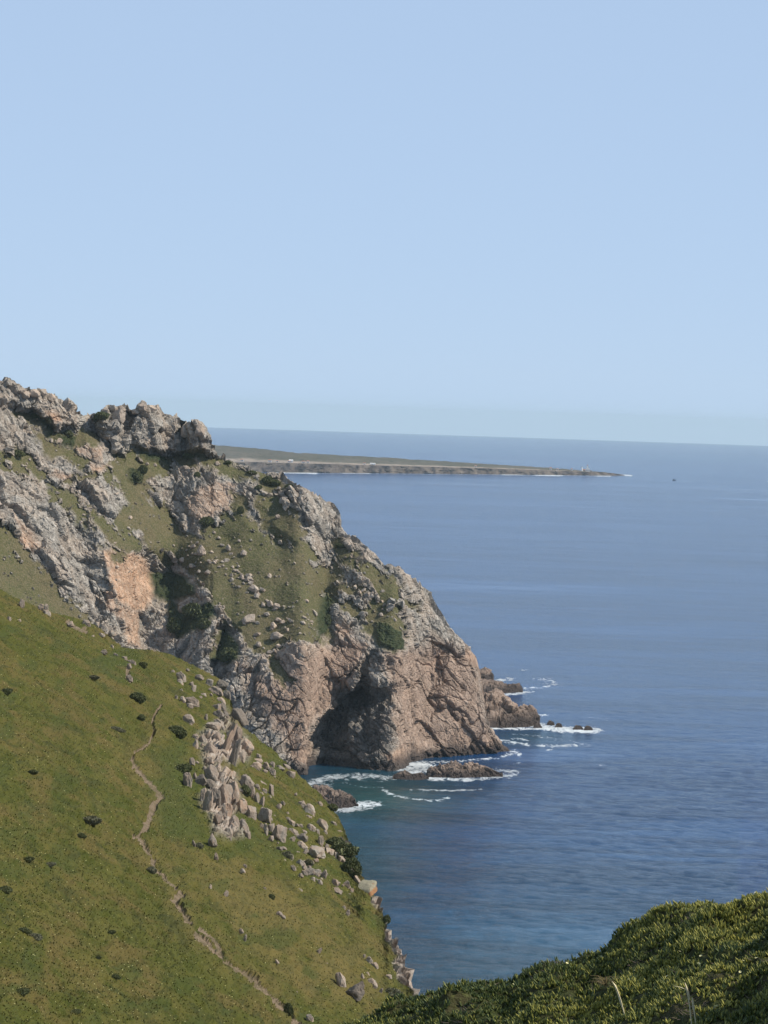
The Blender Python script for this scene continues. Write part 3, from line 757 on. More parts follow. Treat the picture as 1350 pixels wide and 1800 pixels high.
G_PILE = 'boulders tumbled down the green slope'
L = '%s %s %s boulder in the rock tumble on the seaward edge of the green slope'
for (px, py, w, h, k) in [(319, 1189, 17, 18, 'g'), (316, 1199, 12, 12, 'g'), (350, 1190, 16, 9, 'g'), (337, 1203, 9, 10, 'g'), (340, 1210, 8, 14, 'g'), (319, 1214, 9, 7, 'g'), (321, 1229, 10, 11, 'g'), (310, 1225, 6, 7, 'g'),
        (338, 1233, 26, 17, 'g'), (334, 1240, 12, 9, 'g'), (358, 1222, 12, 8, 'g'), (352, 1226, 7, 6, 'g'), (304, 1180, 9, 6, 'g'), (331, 1263, 20, 15, 'g'), (335, 1274, 9, 5, 'g')]:
    put_rock(px, py, w, h, k, 'boulder', '%s %s %s boulder in the loose cluster above the rock outcrop', 'boulders above the outcrop', on_hill)
for (px, py, w, h, k, t) in [(368, 1200, 19, 13, 'd', .1), (378, 1214, 29, 17, 'g', .25), (389, 1203, 22, 17, 'd', .1), (399, 1221, 15, 16, 'd', 0), (388, 1231, 18, 11, 'g', .2), (390, 1243, 17, 13, 'd', .1), (381, 1243, 15, 15, 't', .5),
        (385, 1256, 22, 15, 'd', .2), (397, 1257, 10, 15, 'g', 0), (384, 1268, 20, 9, 'g', .3), (376, 1275, 29, 15, 'g', .35), (362, 1260, 6, 11, 'g', .2), (344, 1295, 12, 11, 'g', 0), (356, 1298, 13, 14, 'g', 0), (366, 1291, 9, 14, 'g', .3),
        (380, 1297, 19, 21, 't', 0), (343, 1310, 9, 22, 'g', .15), (351, 1317, 8, 9, 'g', 0), (369, 1317, 27, 23, 'g', .1), (368, 1335, 12, 11, 'g', 0), (383, 1331, 17, 9, 'g', .2), (383, 1338, 15, 9, 'g', .2), (338, 1338, 11, 13, 'g', 0),
        (342, 1363, 8, 12, 'g', .1), (371, 1357, 26, 27, 'g', 0), (383, 1350, 13, 19, 'g', .1), (360, 1351, 8, 9, 'g', 0), (353, 1372, 20, 22, 'd', 0), (369, 1377, 23, 15, 'd', .1), (414, 1290, 21, 31, 't', .2), (433, 1314, 22, 32, 't', .15),
        (423, 1331, 18, 22, 't', 0), (405, 1363, 22, 16, 't', .1), (389, 1377, 18, 24, 't', .1), (393, 1398, 26, 42, 't', .1), (377, 1400, 24, 36, 'd', .1), (359, 1398, 13, 27, 'g', .1), (366, 1405, 14, 36, 'g', .3), (411, 1394, 22, 44, 't', .15),
        (398, 1425, 22, 28, 't', .1), (422, 1418, 20, 26, 't', .1), (384, 1436, 17, 22, 't', 0), (399, 1300, 14, 66, 't', .28), (411, 1325, 14, 56, 'd', .25), (412, 1443, 19, 21, 'g', 0), (428, 1452, 20, 24, 'g', 0), (403, 1462, 13, 16, 'g', 0), (436, 1470, 14, 18, 'g', 0)]:
    put_rock(px, py, w, h, k, 'boulder', '%s %s %s block of the jointed rock outcrop on the green slope', 'blocks of the slope outcrop', on_hill, t)
for (px, py, w, h, k, t) in [(451, 1346, 25, 15, 'g', 0), (467, 1346, 12, 16, 'g', 0), (478, 1344, 11, 12, 'g', .4), (478, 1355, 15, 13, 'g', 0), (453, 1337, 25, 6, 'g', .1), (455, 1329, 9, 8, 'g', 0), (492, 1350, 17, 8, 'd', .4), (504, 1348, 19, 6, 'g', .6),
        (511, 1361, 20, 13, 'g', .2), (433, 1376, 22, 28, 'g', .3), (443, 1393, 14, 24, 'g', .2), (452, 1383, 10, 10, 'g', 0), (462, 1378, 18, 8, 'g', .6), (464, 1391, 13, 11, 'g', 0), (476, 1388, 10, 21, 'g', .1), (451, 1402, 11, 19, 'g', .2),
        (460, 1409, 9, 21, 'g', .3), (520, 1396, 6, 6, 'g', 0), (441, 1427, 22, 25, 'g', 0), (464, 1431, 28, 25, 'g', .1), (489, 1463, 28, 29, 'g', .1), (477, 1456, 14, 18, 'g', 0), (467, 1457, 9, 21, 'g', 0), (460, 1451, 8, 9, 'g', 0),
        (506, 1440, 10, 8, 'g', 0), (512, 1446, 13, 9, 'g', .3), (491, 1417, 11, 10, 'g', .4), (497, 1411, 9, 9, 'g', .6), (531, 1414, 18, 12, 'g', .1), (543, 1436, 10, 6, 'g', 0), (586, 1448, 13, 9, 'g', .4), (563, 1413, 9, 8, 'g', .3),
        (547, 1455, 14, 14, 'g', 0), (558, 1462, 8, 10, 'g', 0), (515, 1462, 17, 12, 'g', .2), (514, 1475, 11, 13, 'g', .3), (531, 1486, 18, 12, 'g', .2), (564, 1477, 12, 17, 'g', .2), (516, 1525, 10, 10, 'g', 0), (529, 1517, 21, 13, 'g', .1),
        (513, 1506, 9, 9, 'g', 0), (545, 1532, 19, 15, 'g', .1), (556, 1534, 16, 13, 'g', .1), (570, 1537, 10, 17, 'g', .3), (563, 1551, 8, 10, 'g', 0), (551, 1548, 7, 7, 'g', 0), (549, 1516, 8, 7, 't', 0), (556, 1512, 11, 7, 't', .3),
        (491, 1491, 13, 8, 'd', .2), (589, 1552, 14, 14, 't', .3), (591, 1565, 22, 8, 't', .4), (609, 1554, 12, 14, 't', .3), (618, 1566, 8, 10, 't', .2), (477, 1473, 10, 9, 'g', 0), (497, 1471, 9, 16, 'g', .2), (522, 1450, 9, 6, 'g', 0), (537, 1464, 8, 6, 'g', 0),
        (538, 1496, 10, 8, 'g', 0), (574, 1488, 9, 10, 'g', 0), (523, 1500, 8, 8, 'g', 0), (535, 1526, 10, 9, 'g', 0), (505, 1430, 8, 6, 'g', 0), (596, 1462, 10, 7, 'g', .3), (580, 1500, 10, 7, 'g', .4)]:
    put_rock(px, py, w, h, k, 'boulder', L, G_PILE, on_hill, t)
for (px, py, w, h, k, lab) in [(330, 1370, 17, 29, 'g', 'pale upright stone standing under a dark bush beside the outcrop'), (419, 1258, 31, 28, 'd', 'brown cap-shaped boulder standing proud at the top of the outcrop'),
        (544, 1423, 25, 23, 'g', 'large square grey block alone on the turf above the cliff edge'), (566, 1447, 21, 17, 'g', 'smooth rounded grey boulder below the square block on the turf'),
        (530, 1473, 21, 18, 'd', 'dark rounded boulder among pale slabs in the rock tumble'), (554, 1497, 33, 20, 'g', 'broad pale slab lying tilted at the lower end of the tumble'),
        (625, 1740, 33, 40, 'd', 'big dark round boulder on the lower turf near the cliff edge'), (600, 1722, 15, 27, 'g', 'upright grey stone touching the big dark round boulder'),
        (653, 1728, 19, 17, 'g', 'squat grey boulder on the seaward side of the big dark round one'), (373, 1477, 16, 24, 'g', 'upright split stone on the turf just below the outcrop'), (380, 1506, 8, 15, 't', 'small tan standing stone alone on dry turf below the outcrop')]:
    put_rock(px, py, w, h, k, 'boulder', lab, 'single boulders of the green slope', on_hill)
for (px, py, w, h) in [(341, 1482, 6, 12), (426, 1530, 11, 9), (430, 1522, 9, 6), (370, 1559, 5, 10), (397, 1571, 9, 13), (465, 1562, 7, 5), (491, 1606, 12, 9), (497, 1611, 9, 8), (424, 1636, 8, 8), (431, 1648, 5, 12), (561, 1671, 7, 14), (487, 1690, 6, 10),
        (637, 1717, 8, 14), (649, 1688, 12, 14), (659, 1697, 14, 12), (668, 1743, 7, 16), (683, 1716, 13, 8), (610, 1605, 8, 14), (604, 1596, 9, 8), (640, 1680, 7, 6), (575, 1695, 6, 5), (520, 1745, 8, 6), (545, 1790, 14, 16), (646, 1712, 6, 8), (690, 1706, 10, 7)]:
    put_rock(px, py, w, h, 'g', 'boulder', '%s %s %s stone scattered in the dry turf of the lower slope', 'scattered stones of the lower slope', on_hill, rng.normal() * .2)
for (px, py, w, h) in [(38, 1061, 11, 16), (71, 1067, 12, 13), (81, 1067, 9, 11), (83, 1078, 14, 12), (124, 1097, 16, 11), (152, 1095, 15, 11), (170, 1097, 12, 9), (179, 1116, 10, 8), (163, 1119, 7, 6), (197, 1113, 11, 10), (197, 1137, 8, 8), (16, 1088, 7, 9), (34, 1091, 9, 5), (182, 1146, 13, 9),
        (203, 1152, 12, 8), (218, 1157, 11, 7), (232, 1164, 15, 10), (227, 1170, 8, 9), (228, 1192, 12, 12), (330, 1177, 8, 5), (262, 1140, 8, 5)]:
    put_rock(px, py, w, h, 'g', 'boulder', '%s %s %s boulder on the upper brow of the green slope', 'boulders on the brow of the slope', on_hill)

band = [(438, 1395), (455, 1410), (470, 1445), (490, 1475), (515, 1470), (520, 1510), (540, 1525), (560, 1540), (585, 1558), (500, 1440), (545, 1470), (575, 1492), (470, 1362), (450, 1350), (600, 1565)]
for i in range(70):
    cx_, cy_ = band[rng.integers(len(band))]; x, y = cx_ + rng.normal() * 12, cy_ + rng.normal() * 9
    s_ = 3.5 + 6 * rng.random() ** 2; put_rock(x, y, s_ * rng.uniform(.9, 1.7), s_ * .85, 'g', 'boulder', L, G_PILE, on_hill, rng.normal() * .4, None, .4)
for i in range(34):
    x, y = 392 + rng.normal() * 22, 1350 + rng.normal() * 60
    s_ = 5 + 8 * rng.random(); put_rock(x + (y - 1350) * .12, y, s_ * rng.uniform(.8, 1.5), s_, 't' if rng.random() < .6 else 'g', 'boulder', '%s %s %s block of the jointed rock outcrop on the green slope', 'blocks of the slope outcrop', on_hill, rng.normal() * .4, None, .4)

def custom_slab():
    # the squared rock with a rusty top, leaning over the cliff edge
    t = NT('rusty_topped_rock'); p = t.obj(); n = t.noise(p, 2.2, 5, .65); n3 = t.noise(p, 11, 3, .6)
    sep = t.n('ShaderNodeSeparateXYZ'); t.set(sep.inputs[0], p)
    c = t.mix(t.ramp(n3, .45, .65), (.36, .32, .22), (.22, .20, .14))
    c = t.mix(t.ramp(t.math('ADD', sep.outputs[0], t.math('MULTIPLY', t.math('SUBTRACT', n, .5), 1.6)), .45, .85), c, (.31, .16, .075))
    t.bump(n3, .6, .1); m = t.fin(c, .92, .15)
    me = rock_mesh('boulder', 411, m, 3, 26, .6, ICO4, .035)
    base = on_hill(643, 1574); mm = base.y / F
    o = link('boulder', me, label='squared rock with a rusty orange top leaning over the cliff edge', category='boulder', group='single boulders of the green slope')
    q = at(643, 1562, base.y); o.location = (q[0], base.y + .4, q[2]); o.scale = (20 * mm, 1.3, 5.5 * mm); o.rotation_euler = (.62, .20, -.45)
    # long curved slab
    V = []; n = 26; me_f = []
    for i in range(n):
        u = i / (n - 1); px = 570 + 62 * u; py = 1492 + 60 * u ** 1.25 - 6 * math.sin(u * math.pi)
        b = on_hill(px, py + 6); th = (.10 + .26 * math.sin(min(1, u * 1.15) * math.pi) ** .6) * (1 + .2 * math.sin(i * 2.7))
        c = Vector(at(px, py, b.y))
        jj = .06 * math.sin(i * 1.9)
        V += [c + Vector((-.12, -.1, -1.3 * th - .5)), c + Vector((-.05, jj, th * .5)), c + Vector((.18, .35, th * .62)), c + Vector((.35, .8, -.7))]
    for i in range(n - 1):
        for k in range(4): a, b2 = i * 4 + k, i * 4 + (k + 1) % 4; me_f.append([a, b2, b2 + 4, a + 4])
    me = make_mesh('boulder', np.array([v[:] for v in V]), np.array(me_f), M_B_GREY)
    link('boulder', me, label='long curved pale slab running down beside the dark hedge-like scrub', category='boulder', group='single boulders of the green slope')
custom_slab()

GH = 'stones lying on the headland'
def zone(px, py):
    if px < 235: return 'among the grey ribs under the tallest crag' if py < 860 else 'on the scree uphill of the rusty face'
    if py < 930: return 'in the scrub below the skyline crags'
    if px > 590: return 'on the turf ledges above the big cliff face'
    if py < 1005: return 'on the upper turf below the pink outcrop'
    return 'in the stone trail across the turf' if py < 1085 else 'on the low turf above the cave cliffs'
for (px, py, w, h) in [(428, 971, 12, 9), (402, 962, 11, 12), (398, 984, 11, 6), (447, 1034, 21, 13), (450, 1046, 10, 9), (474, 1061, 12, 12), (486, 1065, 12, 9), (462, 1062, 7, 8), (461, 1036, 11, 6), (434, 1018, 11, 8), (353, 966, 14, 18), (320, 984, 12, 10), (337, 994, 12, 7),
        (365, 1005, 11, 8), (349, 1004, 8, 6), (369, 1056, 14, 8), (370, 1048, 9, 6), (474, 1011, 7, 9), (488, 908, 8, 8), (480, 1099, 11, 12), (437, 1087, 26, 13), (466, 1159, 14, 11), (533, 1094, 11, 6), (539, 1056, 9, 6), (553, 1076, 10, 14), (485, 1117, 24, 13), (454, 1132, 11, 9),
        (489, 1089, 12, 7), (689, 1064, 9, 7), (694, 1089, 8, 7), (669, 1080, 9, 7), (655, 1042, 6, 5), (632, 1041, 7, 6), (633, 1015, 7, 6), (645, 1024, 7, 5), (625, 1032, 6, 8), (518, 989, 5, 5), (420, 950, 6, 5), (384, 945, 8, 5), (390, 958, 8, 5), (376, 935, 6, 5), (312, 775, 9, 8),
        (382, 814, 9, 8), (205, 782, 10, 10), (213, 790, 9, 7), (104, 774, 11, 9), (88, 773, 10, 8), (229, 909, 8, 6), (196, 855, 8, 6), (205, 868, 8, 5), (272, 817, 8, 6), (258, 815, 9, 5), (407, 1010, 6, 6), (416, 1003, 7, 5), (425, 1010, 7, 6), (440, 1025, 8, 7), (409, 996, 6, 4)]:
    put_rock(px, py, w, h, 'f', 'stone', '%s %s %s stone on the headland, ' + zone(px, py), GH, on_headland, rng.normal() * .25)
trail = [(352, 970), (372, 985), (400, 985), (408, 1000), (425, 1010), (436, 1022), (447, 1040), (462, 1060), (480, 1066), (440, 1088), (455, 1130), (485, 1117), (500, 1100), (540, 1090), (520, 1140), (470, 1150), (640, 1030), (630, 1020), (690, 1075)]
for i in range(120):
    cx_, cy_ = trail[rng.integers(len(trail))]; x = cx_ + rng.normal() * 13; y = cy_ + rng.normal() * 9 + (x - cx_) * .5
    s_ = 3.0 + 5.5 * rng.random() ** 2.5; put_rock(x, y, s_ * rng.uniform(.9, 1.8), s_ * .8, 'f', 'stone', '%s %s %s stone on the headland, ' + zone(x, y), GH, on_headland, rng.normal() * .4, None, .35)
for i in range(60):
    x = rng.uniform(20, 230); y = 770 + x * .9 + rng.normal() * 45
    s = rng.uniform(3.5, 7.5); put_rock(x, min(max(y, 720 + x * .25), 1060), s * rng.uniform(1, 1.5), s * .8, 'f', 'stone', '%s %s %s stone on the headland, ' + zone(x, y), GH, on_headland, rng.normal() * .3)
# big blocks piled on the crags of the skyline
for (px, py, w, h, t) in [(14, 673, 14, 13, 0), (28, 684, 12, 12, .3), (5, 683, 12, 9, .2), (38, 687, 11, 10, 0), (60, 692, 22, 14, .1), (76, 691, 13, 13, .2), (45, 695, 16, 14, 0), (90, 699, 18, 12, .3), (186, 722, 14, 11, 0), (198, 718, 14, 11, .1), (212, 720, 16, 13, 0), (250, 716, 16, 12, .1),
        (266, 719, 16, 13, .2), (238, 724, 14, 10, 0), (276, 718, 10, 12, 0), (184, 760, 26, 28, .35), (206, 733, 26, 26, .2), (326, 756, 16, 20, 0), (350, 756, 18, 20, .2)]:
    put_rock(px, py, w, h, 'f', 'crag_block', '%s %s %s weathered block of the crags on the headland skyline', 'crag blocks on the skyline', on_headland, t, max(w, h) * .9, .1)

# ------------------------------------------------------------------ rocks in the sea
def sea_rock(name, label, prof, wl, depth, seed, amp=1.0, black=.5):
    x0, x1 = prof[0][0], prof[-1][0]
    nc = max(int((x1 - x0) * 1.1), 24); nv = 40
    xs = np.linspace(x0, x1, nc); top = interp(prof, xs); bot = interp(wl, xs) + .8
    top = np.minimum(top, bot - .3)
    Dw = sea_dist(xs, bot, -.3)
    zt = (bot - top) / F * Dw
    rows = []
    u = np.linspace(-1, 1, nv)
    for s in u:
        hh = np.maximum(1 - abs(s) ** 2.2, 0)
        dep = depth * (.25 + .75 * np.clip(zt / zt.max(), 0, 1))
        Y = Dw + dep * (s + 1)
        base = at(xs, bot, Dw)
        q = base.copy(); q[:, 0] = base[:, 0] * Y / Dw; q[:, 1] = Y; q[:, 2] = -1.2 + (zt + 1.2 - dep * .02) * hh
        rows.append(q)
    G = np.array(rows); P = G.reshape(-1, 3)
    n = grid_normals(G).reshape(-1, 3); n = np.where(n[:, 2:3] < 0, -n, n)
    sc = max(zt.max() * .45, 1.0)
    b1, i1 = blocks(P / np.array([sc, sc, sc * .7]) + .4 * fbm(P / (sc * 2), 3, seed)[:, None], seed + 1, .12, .5, 1.0)
    b2, i2 = blocks(P / (sc * .42), seed + 2, .12, .4, .9)
    edge = np.repeat(np.clip(1 - abs(u) ** 6, 0, 1), nc) * np.tile(np.clip(np.minimum(np.arange(nc), nc - 1 - np.arange(nc)) / 3, 0, 1), nv)
    P = P + n * ((amp * sc * (.30 * b1 + .13 * b2)) * edge)[:, None]
    wet_or_shade = np.clip((1 - sstep(.5, 1.2 + zt.max() * .5, P[:, 2] + sc * .5 * fbm(P / sc, 3, seed + 9))) * .9 + black * .6, 0, .95)
    one = np.ones(len(P))
    me = make_mesh(name, P, grid_faces(nv, nc), M_HEAD, {'rock': one, 'shrub': 0 * one, 'orange': .25 * one, 'pink': .8 * one, 'tone': .75 + .45 * np.where(i1 > .5, i1, i2), 'wet_or_shade': wet_or_shade})
    return link(name, me, label=label, category='rock', group='rocks standing in the surf')

sea_rock('sea_rock', 'ridged brown islet lying off the foot of the cliff face', [(748, 1364), (756, 1355), (766, 1352), (778, 1349), (790, 1346), (800, 1344), (812, 1349), (820, 1346), (832, 1347), (842, 1350), (852, 1352), (866, 1358), (884, 1364)], [(748, 1367), (800, 1369), (850, 1367), (884, 1366)], 9, 301, 1.0, .4)
sea_rock('sea_rock', 'low black rock awash between the cave and the brown islet', [(690, 1366), (702, 1361), (712, 1359), (722, 1364), (730, 1363), (742, 1362), (754, 1369)], [(690, 1371), (720, 1372), (754, 1371)], 6, 302, .8, .9)
sea_rock('rock_shelf', 'long brown rock shelf sloping into the surf beyond the headland tip', [(830, 1215), (846, 1218), (860, 1220), (876, 1224), (886, 1234), (898, 1243), (912, 1244), (926, 1245), (938, 1250), (943, 1262), (949, 1270)], [(830, 1284), (850, 1280), (900, 1280), (930, 1279), (949, 1274)], 26, 303, .8, .3)
sea_rock('rock_shelf', 'flat dark rock shelf behind the brown one with surf at its end', [(828, 1203), (848, 1202), (862, 1203), (880, 1206), (890, 1209), (900, 1209), (912, 1208), (919, 1216)], [(828, 1223), (850, 1221), (880, 1220), (919, 1218)], 30, 304, .7, .75)
sea_rock('sea_rock', 'rounded dark rock farthest out beyond the headland tip', [(832, 1190), (842, 1183), (852, 1179), (860, 1182), (868, 1190)], [(832, 1198), (868, 1195)], 18, 305, .9, .6)
sea_rock('sea_rock', 'black jagged rock at the foot of the green slope in the cove', [(548, 1392), (560, 1389), (576, 1391), (590, 1397), (600, 1397), (612, 1404), (622, 1409), (630, 1417)], [(548, 1424), (600, 1423), (630, 1419)], 12, 306, 1.0, .75)
for i, (x, y, w, h, lab) in enumerate([(945, 1278, 16, 5, 'small black rock awash beside the end of the brown shelf'), (968, 1273, 14, 5, 'small black rock in the white surf off the shelf'), (982, 1277, 13, 5, 'low black rock in the white surf off the shelf, seaward of its twin'),
                                  (1016, 1281, 18, 5, 'black rock near the outer end of the surf line'), (1034, 1282, 16, 5, 'outermost black rock at the end of the surf line')]):
    sea_rock('sea_rock', lab, [(x - w / 2, y + h * .4), (x - w * .2, y - h * .5), (x + w * .2, y - h * .4), (x + w / 2, y + h * .4)], [(x - w / 2, y + h * .5), (x + w / 2, y + h * .5)], 6, 310 + i, .9, .9)

# ================================================================== SHRUBS
M_SHRUB = mat_leaf('dark_shrub_leaf', (.065, .076, .030), (.105, .115, .046), (.15, .155, .07))
M_SHRUB2 = mat_leaf('grey_shrub_leaf', (.11, .11, .062), (.16, .155, .095), (.20, .19, .12))
M_TWIG = mat_plain('twig_bark', (.10, .075, .055), .9, .1)
def shrub_mesh(seed, nleaf, mat, ls):
    r = np.random.default_rng(seed)
    c = r.normal(size=(nleaf, 3)); c /= np.linalg.norm(c, axis=1)[:, None]
    lob = 1 + .28 * fbm(c * 1.7 + seed, 3, seed)
    rad = lob * r.uniform(.55, 1.0, nleaf) ** .45
    c = c * rad[:, None]; c[:, 2] = c[:, 2] * .5 + .38; c = c[c[:, 2] > -.02]
    k = len(c); a = r.normal(size=(k, 3)); a /= np.linalg.norm(a, axis=1)[:, None]
    b = np.cross(a, r.normal(size=(k, 3))); b /= np.linalg.norm(b, axis=1)[:, None]
    s = ls * r.uniform(.6, 1.4, k)[:, None]
    V = np.stack([c - a * s, c + b * s * .5, c + a * s, c - b * s * .5], 1).reshape(-1, 3)
    Fc = np.arange(4 * k).reshape(-1, 4)
    tone = np.repeat(r.uniform(0, 1, k), 4); tip = np.tile([0, .3, 1, .3], k)
    return make_mesh('foliage', V, Fc, mat, {'tone': tone, 'tip': tip})
def stem_mesh(seed):
    r = np.random.default_rng(seed); V = []; Fc = []
    for i in range(5):
        a = r.uniform(0, 6.28); e = Vector((math.cos(a) * r.uniform(.2, .6), math.sin(a) * r.uniform(.2, .6), r.uniform(.3, .6)))
        b = len(V)
        for t, w in ((0, .05), (.5, .035), (1, .012)):
            c = e * t + Vector((0, 0, -.15 * (1 - t)))
            for q in range(4): V.append((c.x + w * math.cos(q * 1.571), c.y + w * math.sin(q * 1.571), c.z))
        for l in range(2):
            for q in range(4): Fc.append([b + l * 4 + q, b + l * 4 + (q + 1) % 4, b + l * 4 + 4 + (q + 1) % 4, b + l * 4 + 4 + q])
    return make_mesh('stem', np.array(V), np.array(Fc), M_TWIG)
SH = [shrub_mesh(500 + i, 1500, M_SHRUB, .10) for i in range(3)] + [shrub_mesh(510, 1500, M_SHRUB2, .10)]
ST = [stem_mesh(520), stem_mesh(521)]
def put_shrub(px, py, w, h, kind, label, group, surf, rz=None, dep=None):
    base = surf(px, py + h * .45); m = base.y / F
    o = link('shrub', None, label=label, category='shrub', group=group)
    o.location = base + Vector((0, 0, -.05 * h * m)); o.rotation_euler = (0, .25, rng.uniform(0, 6.28) if rz is None else rz)
    sx = w * m * .52; o.scale = (sx, (dep * m * .52) if dep else sx, h * m * (.75 if group.startswith('shrubs dotted') else 1.05))
    link('foliage', SH[kind], o); link('stem', ST[rng.integers(2)], o)
for (px, py, w, h, k) in [(158, 1438, 36, 22, 3), (56, 1357, 20, 12, 0), (140, 1470, 16, 12, 0), (50, 1508, 22, 13, 0), (85, 1520, 24, 12, 3), (8, 1562, 24, 13, 0), (38, 1640, 24, 13, 0), (58, 1648, 26, 14, 3), (200, 1718, 16, 12, 0), (194, 1640, 16, 11, 0), (173, 1681, 10, 10, 0),
        (10, 1212, 26, 14, 0), (38, 1740, 26, 14, 0), (130, 1780, 22, 10, 0), (205, 1280, 26, 10, 3), (160, 1190, 24, 10, 3)]:
    put_shrub(px, py, w, h, k, ('%s %s shrub in the open turf uphill of the dirt path' if py < 1500 else '%s %s shrub in the open turf of the lower green slope') % ('tiny' if w < 13 else 'small' if w < 20 else 'wide', 'grey-green' if k == 3 else 'dark green'), 'shrubs dotted on the green slope', on_hill)
for (px, py, w, h, k, lab) in [(240, 1225, 30, 18, 0, 'round dark bush on the turf above the start of the dirt path'), (246, 1264, 14, 12, 0, 'small dark bush beside the upper bend of the dirt path'), (308, 1285, 36, 20, 0, 'wide dark bush uphill of the rock outcrop'), (320, 1352, 34, 15, 0, 'dark bush overhanging the pale upright stone'),
        (250, 1168, 20, 12, 0, 'dark bush beside boulders on the brow of the slope'), (600, 1497, 62, 34, 0, 'long dark hedge-like scrub along the cliff edge'), (585, 1484, 36, 20, 0, 'dark scrub at the uphill end of the cliff-edge hedge'), (614, 1522, 34, 34, 0, 'dark scrub at the lower end of the cliff-edge hedge'), (430, 1390, 20, 22, 0, 'dark bush wedged between the outcrop and the tumbled boulders'),
        (502, 1502, 20, 16, 3, 'brownish bush in the middle of the rock tumble'), (540, 1516, 16, 14, 3, 'brownish bush between slabs near the lower tumble'), (350, 1484, 16, 12, 3, 'brown bush by the upright split stone'), (676, 1616, 14, 16, 0, 'dark bush hanging on the cliff edge below the rusty-topped rock'),
        (690, 1745, 36, 22, 3, 'grey-brown bush on the cliff edge past the big dark boulder'), (585, 1410, 20, 14, 0, 'dark scrub on the cliff edge above the cove rock'), (478, 1575, 14, 12, 0, 'dark bush on dry turf below the rock tumble'), (265, 1530, 18, 14, 3, 'brown bush on the bank of the dirt path'), (510, 1770, 18, 30, 0, 'bush beside the lower end of the dirt path')]:
    put_shrub(px, py, w, h, k, lab, 'bushes of the green slope', on_hill)
for (px, py, w, h, k) in [(362, 915, 26, 14, 0), (470, 842, 22, 14, 0), (484, 848, 18, 12, 0), (432, 826, 20, 10, 0), (330, 802, 24, 10, 0), (345, 832, 12, 12, 0), (236, 838, 16, 22, 0), (250, 825, 18, 16, 0), (180, 732, 26, 12, 0), (80, 735, 22, 14, 0), (118, 762, 18, 14, 0),
        (598, 958, 18, 8, 0), (505, 852, 16, 8, 0), (60, 730, 20, 10, 0), (30, 795, 24, 10, 0), (455, 853, 14, 9, 0), (400, 812, 12, 8, 0), (420, 895, 12, 14, 0), (340, 1075, 40, 26, 0), (310, 1100, 30, 26, 0), (405, 1150, 34, 24, 0), (572, 1090, 14, 22, 0), (360, 1100, 24, 20, 0)]:
    put_shrub(px, py, w, h, k, ('tiny' if w < 15 else 'small' if w < 22 else 'wide') + ' dark scrub bush on the headland, ' + ('in the shaded gully by the rusty face' if 1040 < py and px < 420 else zone(px, py)), 'scrub bushes of the headland', on_headland)

# ================================================================== TURF TUFTS AND FLOWERS
M_TUFT = mat_leaf('turf_blade', (.066, .069, .016), (.096, .088, .022), (.135, .118, .036))
def build_tufts():
    nv, nc = SNV, len(SX)
    r = np.random.default_rng(31)
    cw = np.gradient(SX) * (SBOT - STOP); cw /= cw.sum()
    pick = lambda k: r.integers(0, nv, k) * nc + r.choice(nc, k, p=cw)
    idx = pick(42000)
    idx = idx[STURF[idx] > .8]
    P = SG.reshape(-1, 3)[idx] + r.normal(size=(len(idx), 3)) * .04
    k = len(P); tone0 = r.uniform(0, 1, k) * .7 + .25 * SDRY[idx] + .15 - .25 * SLUSH[idx]
    Vs, Fs, tn, tp = [], [], [], []
    for j in range(3):
        a = r.uniform(0, 6.283, k); ln = r.uniform(.05, .14, k); w = r.uniform(.03, .06, k)
        dx = np.stack([np.cos(a), np.sin(a), 0 * a], 1)
        t = P + dx * (ln * r.uniform(.2, .8, k))[:, None] + np.array([.0, 0, 1]) * ln[:, None]
        q = np.stack([-np.sin(a), np.cos(a), 0 * a], 1) * w[:, None]
        Vs.append(np.stack([P - q, P + q, t], 1).reshape(-1, 3)); tn.append(np.repeat(tone0 + r.normal(size=k) * .1, 3)); tp.append(np.tile([0, 0, 1.0], k))
    V = np.concatenate(Vs); Fc = np.arange(len(V)).reshape(-1, 3)
    link('turf', make_mesh('turf', V, Fc, M_TUFT, {'tone': np.clip(np.concatenate(tn), 0, 1), 'tip': np.concatenate(tp)}), kind='stuff', label='short ice plant and grass tufts covering the green slope', category='grass')
    # tiny pale yellow flowers
    idx = pick(2600); idx = idx[(STURF[idx] > .8) & (SDRY[idx] < .5)]
    P = SG.reshape(-1, 3)[idx] + np.array([0, 0, .10]); s = r.uniform(.020, .048, len(P))[:, None, None]
    oct_v = np.array([[1, 0, 0], [-1, 0, 0], [0, 1, 0], [0, -1, 0], [0, 0, .7], [0, 0, -.7]]); oct_f = np.array([[0, 2, 4], [2, 1, 4], [1, 3, 4], [3, 0, 4], [2, 0, 5], [1, 2, 5], [3, 1, 5], [0, 3, 5]])
    V = (P[:, None, :] + oct_v[None] * s).reshape(-1, 3); Fc = (oct_f[None] + 6 * np.arange(len(P))[:, None, None]).reshape(-1, 3)
    link('flowers', make_mesh('flowers', V, Fc, mat_plain('pale_yellow_petal', (.72, .66, .30), .7)), kind='stuff', label='tiny pale yellow flowers sprinkled over the green slope', category='flowers')
build_tufts()

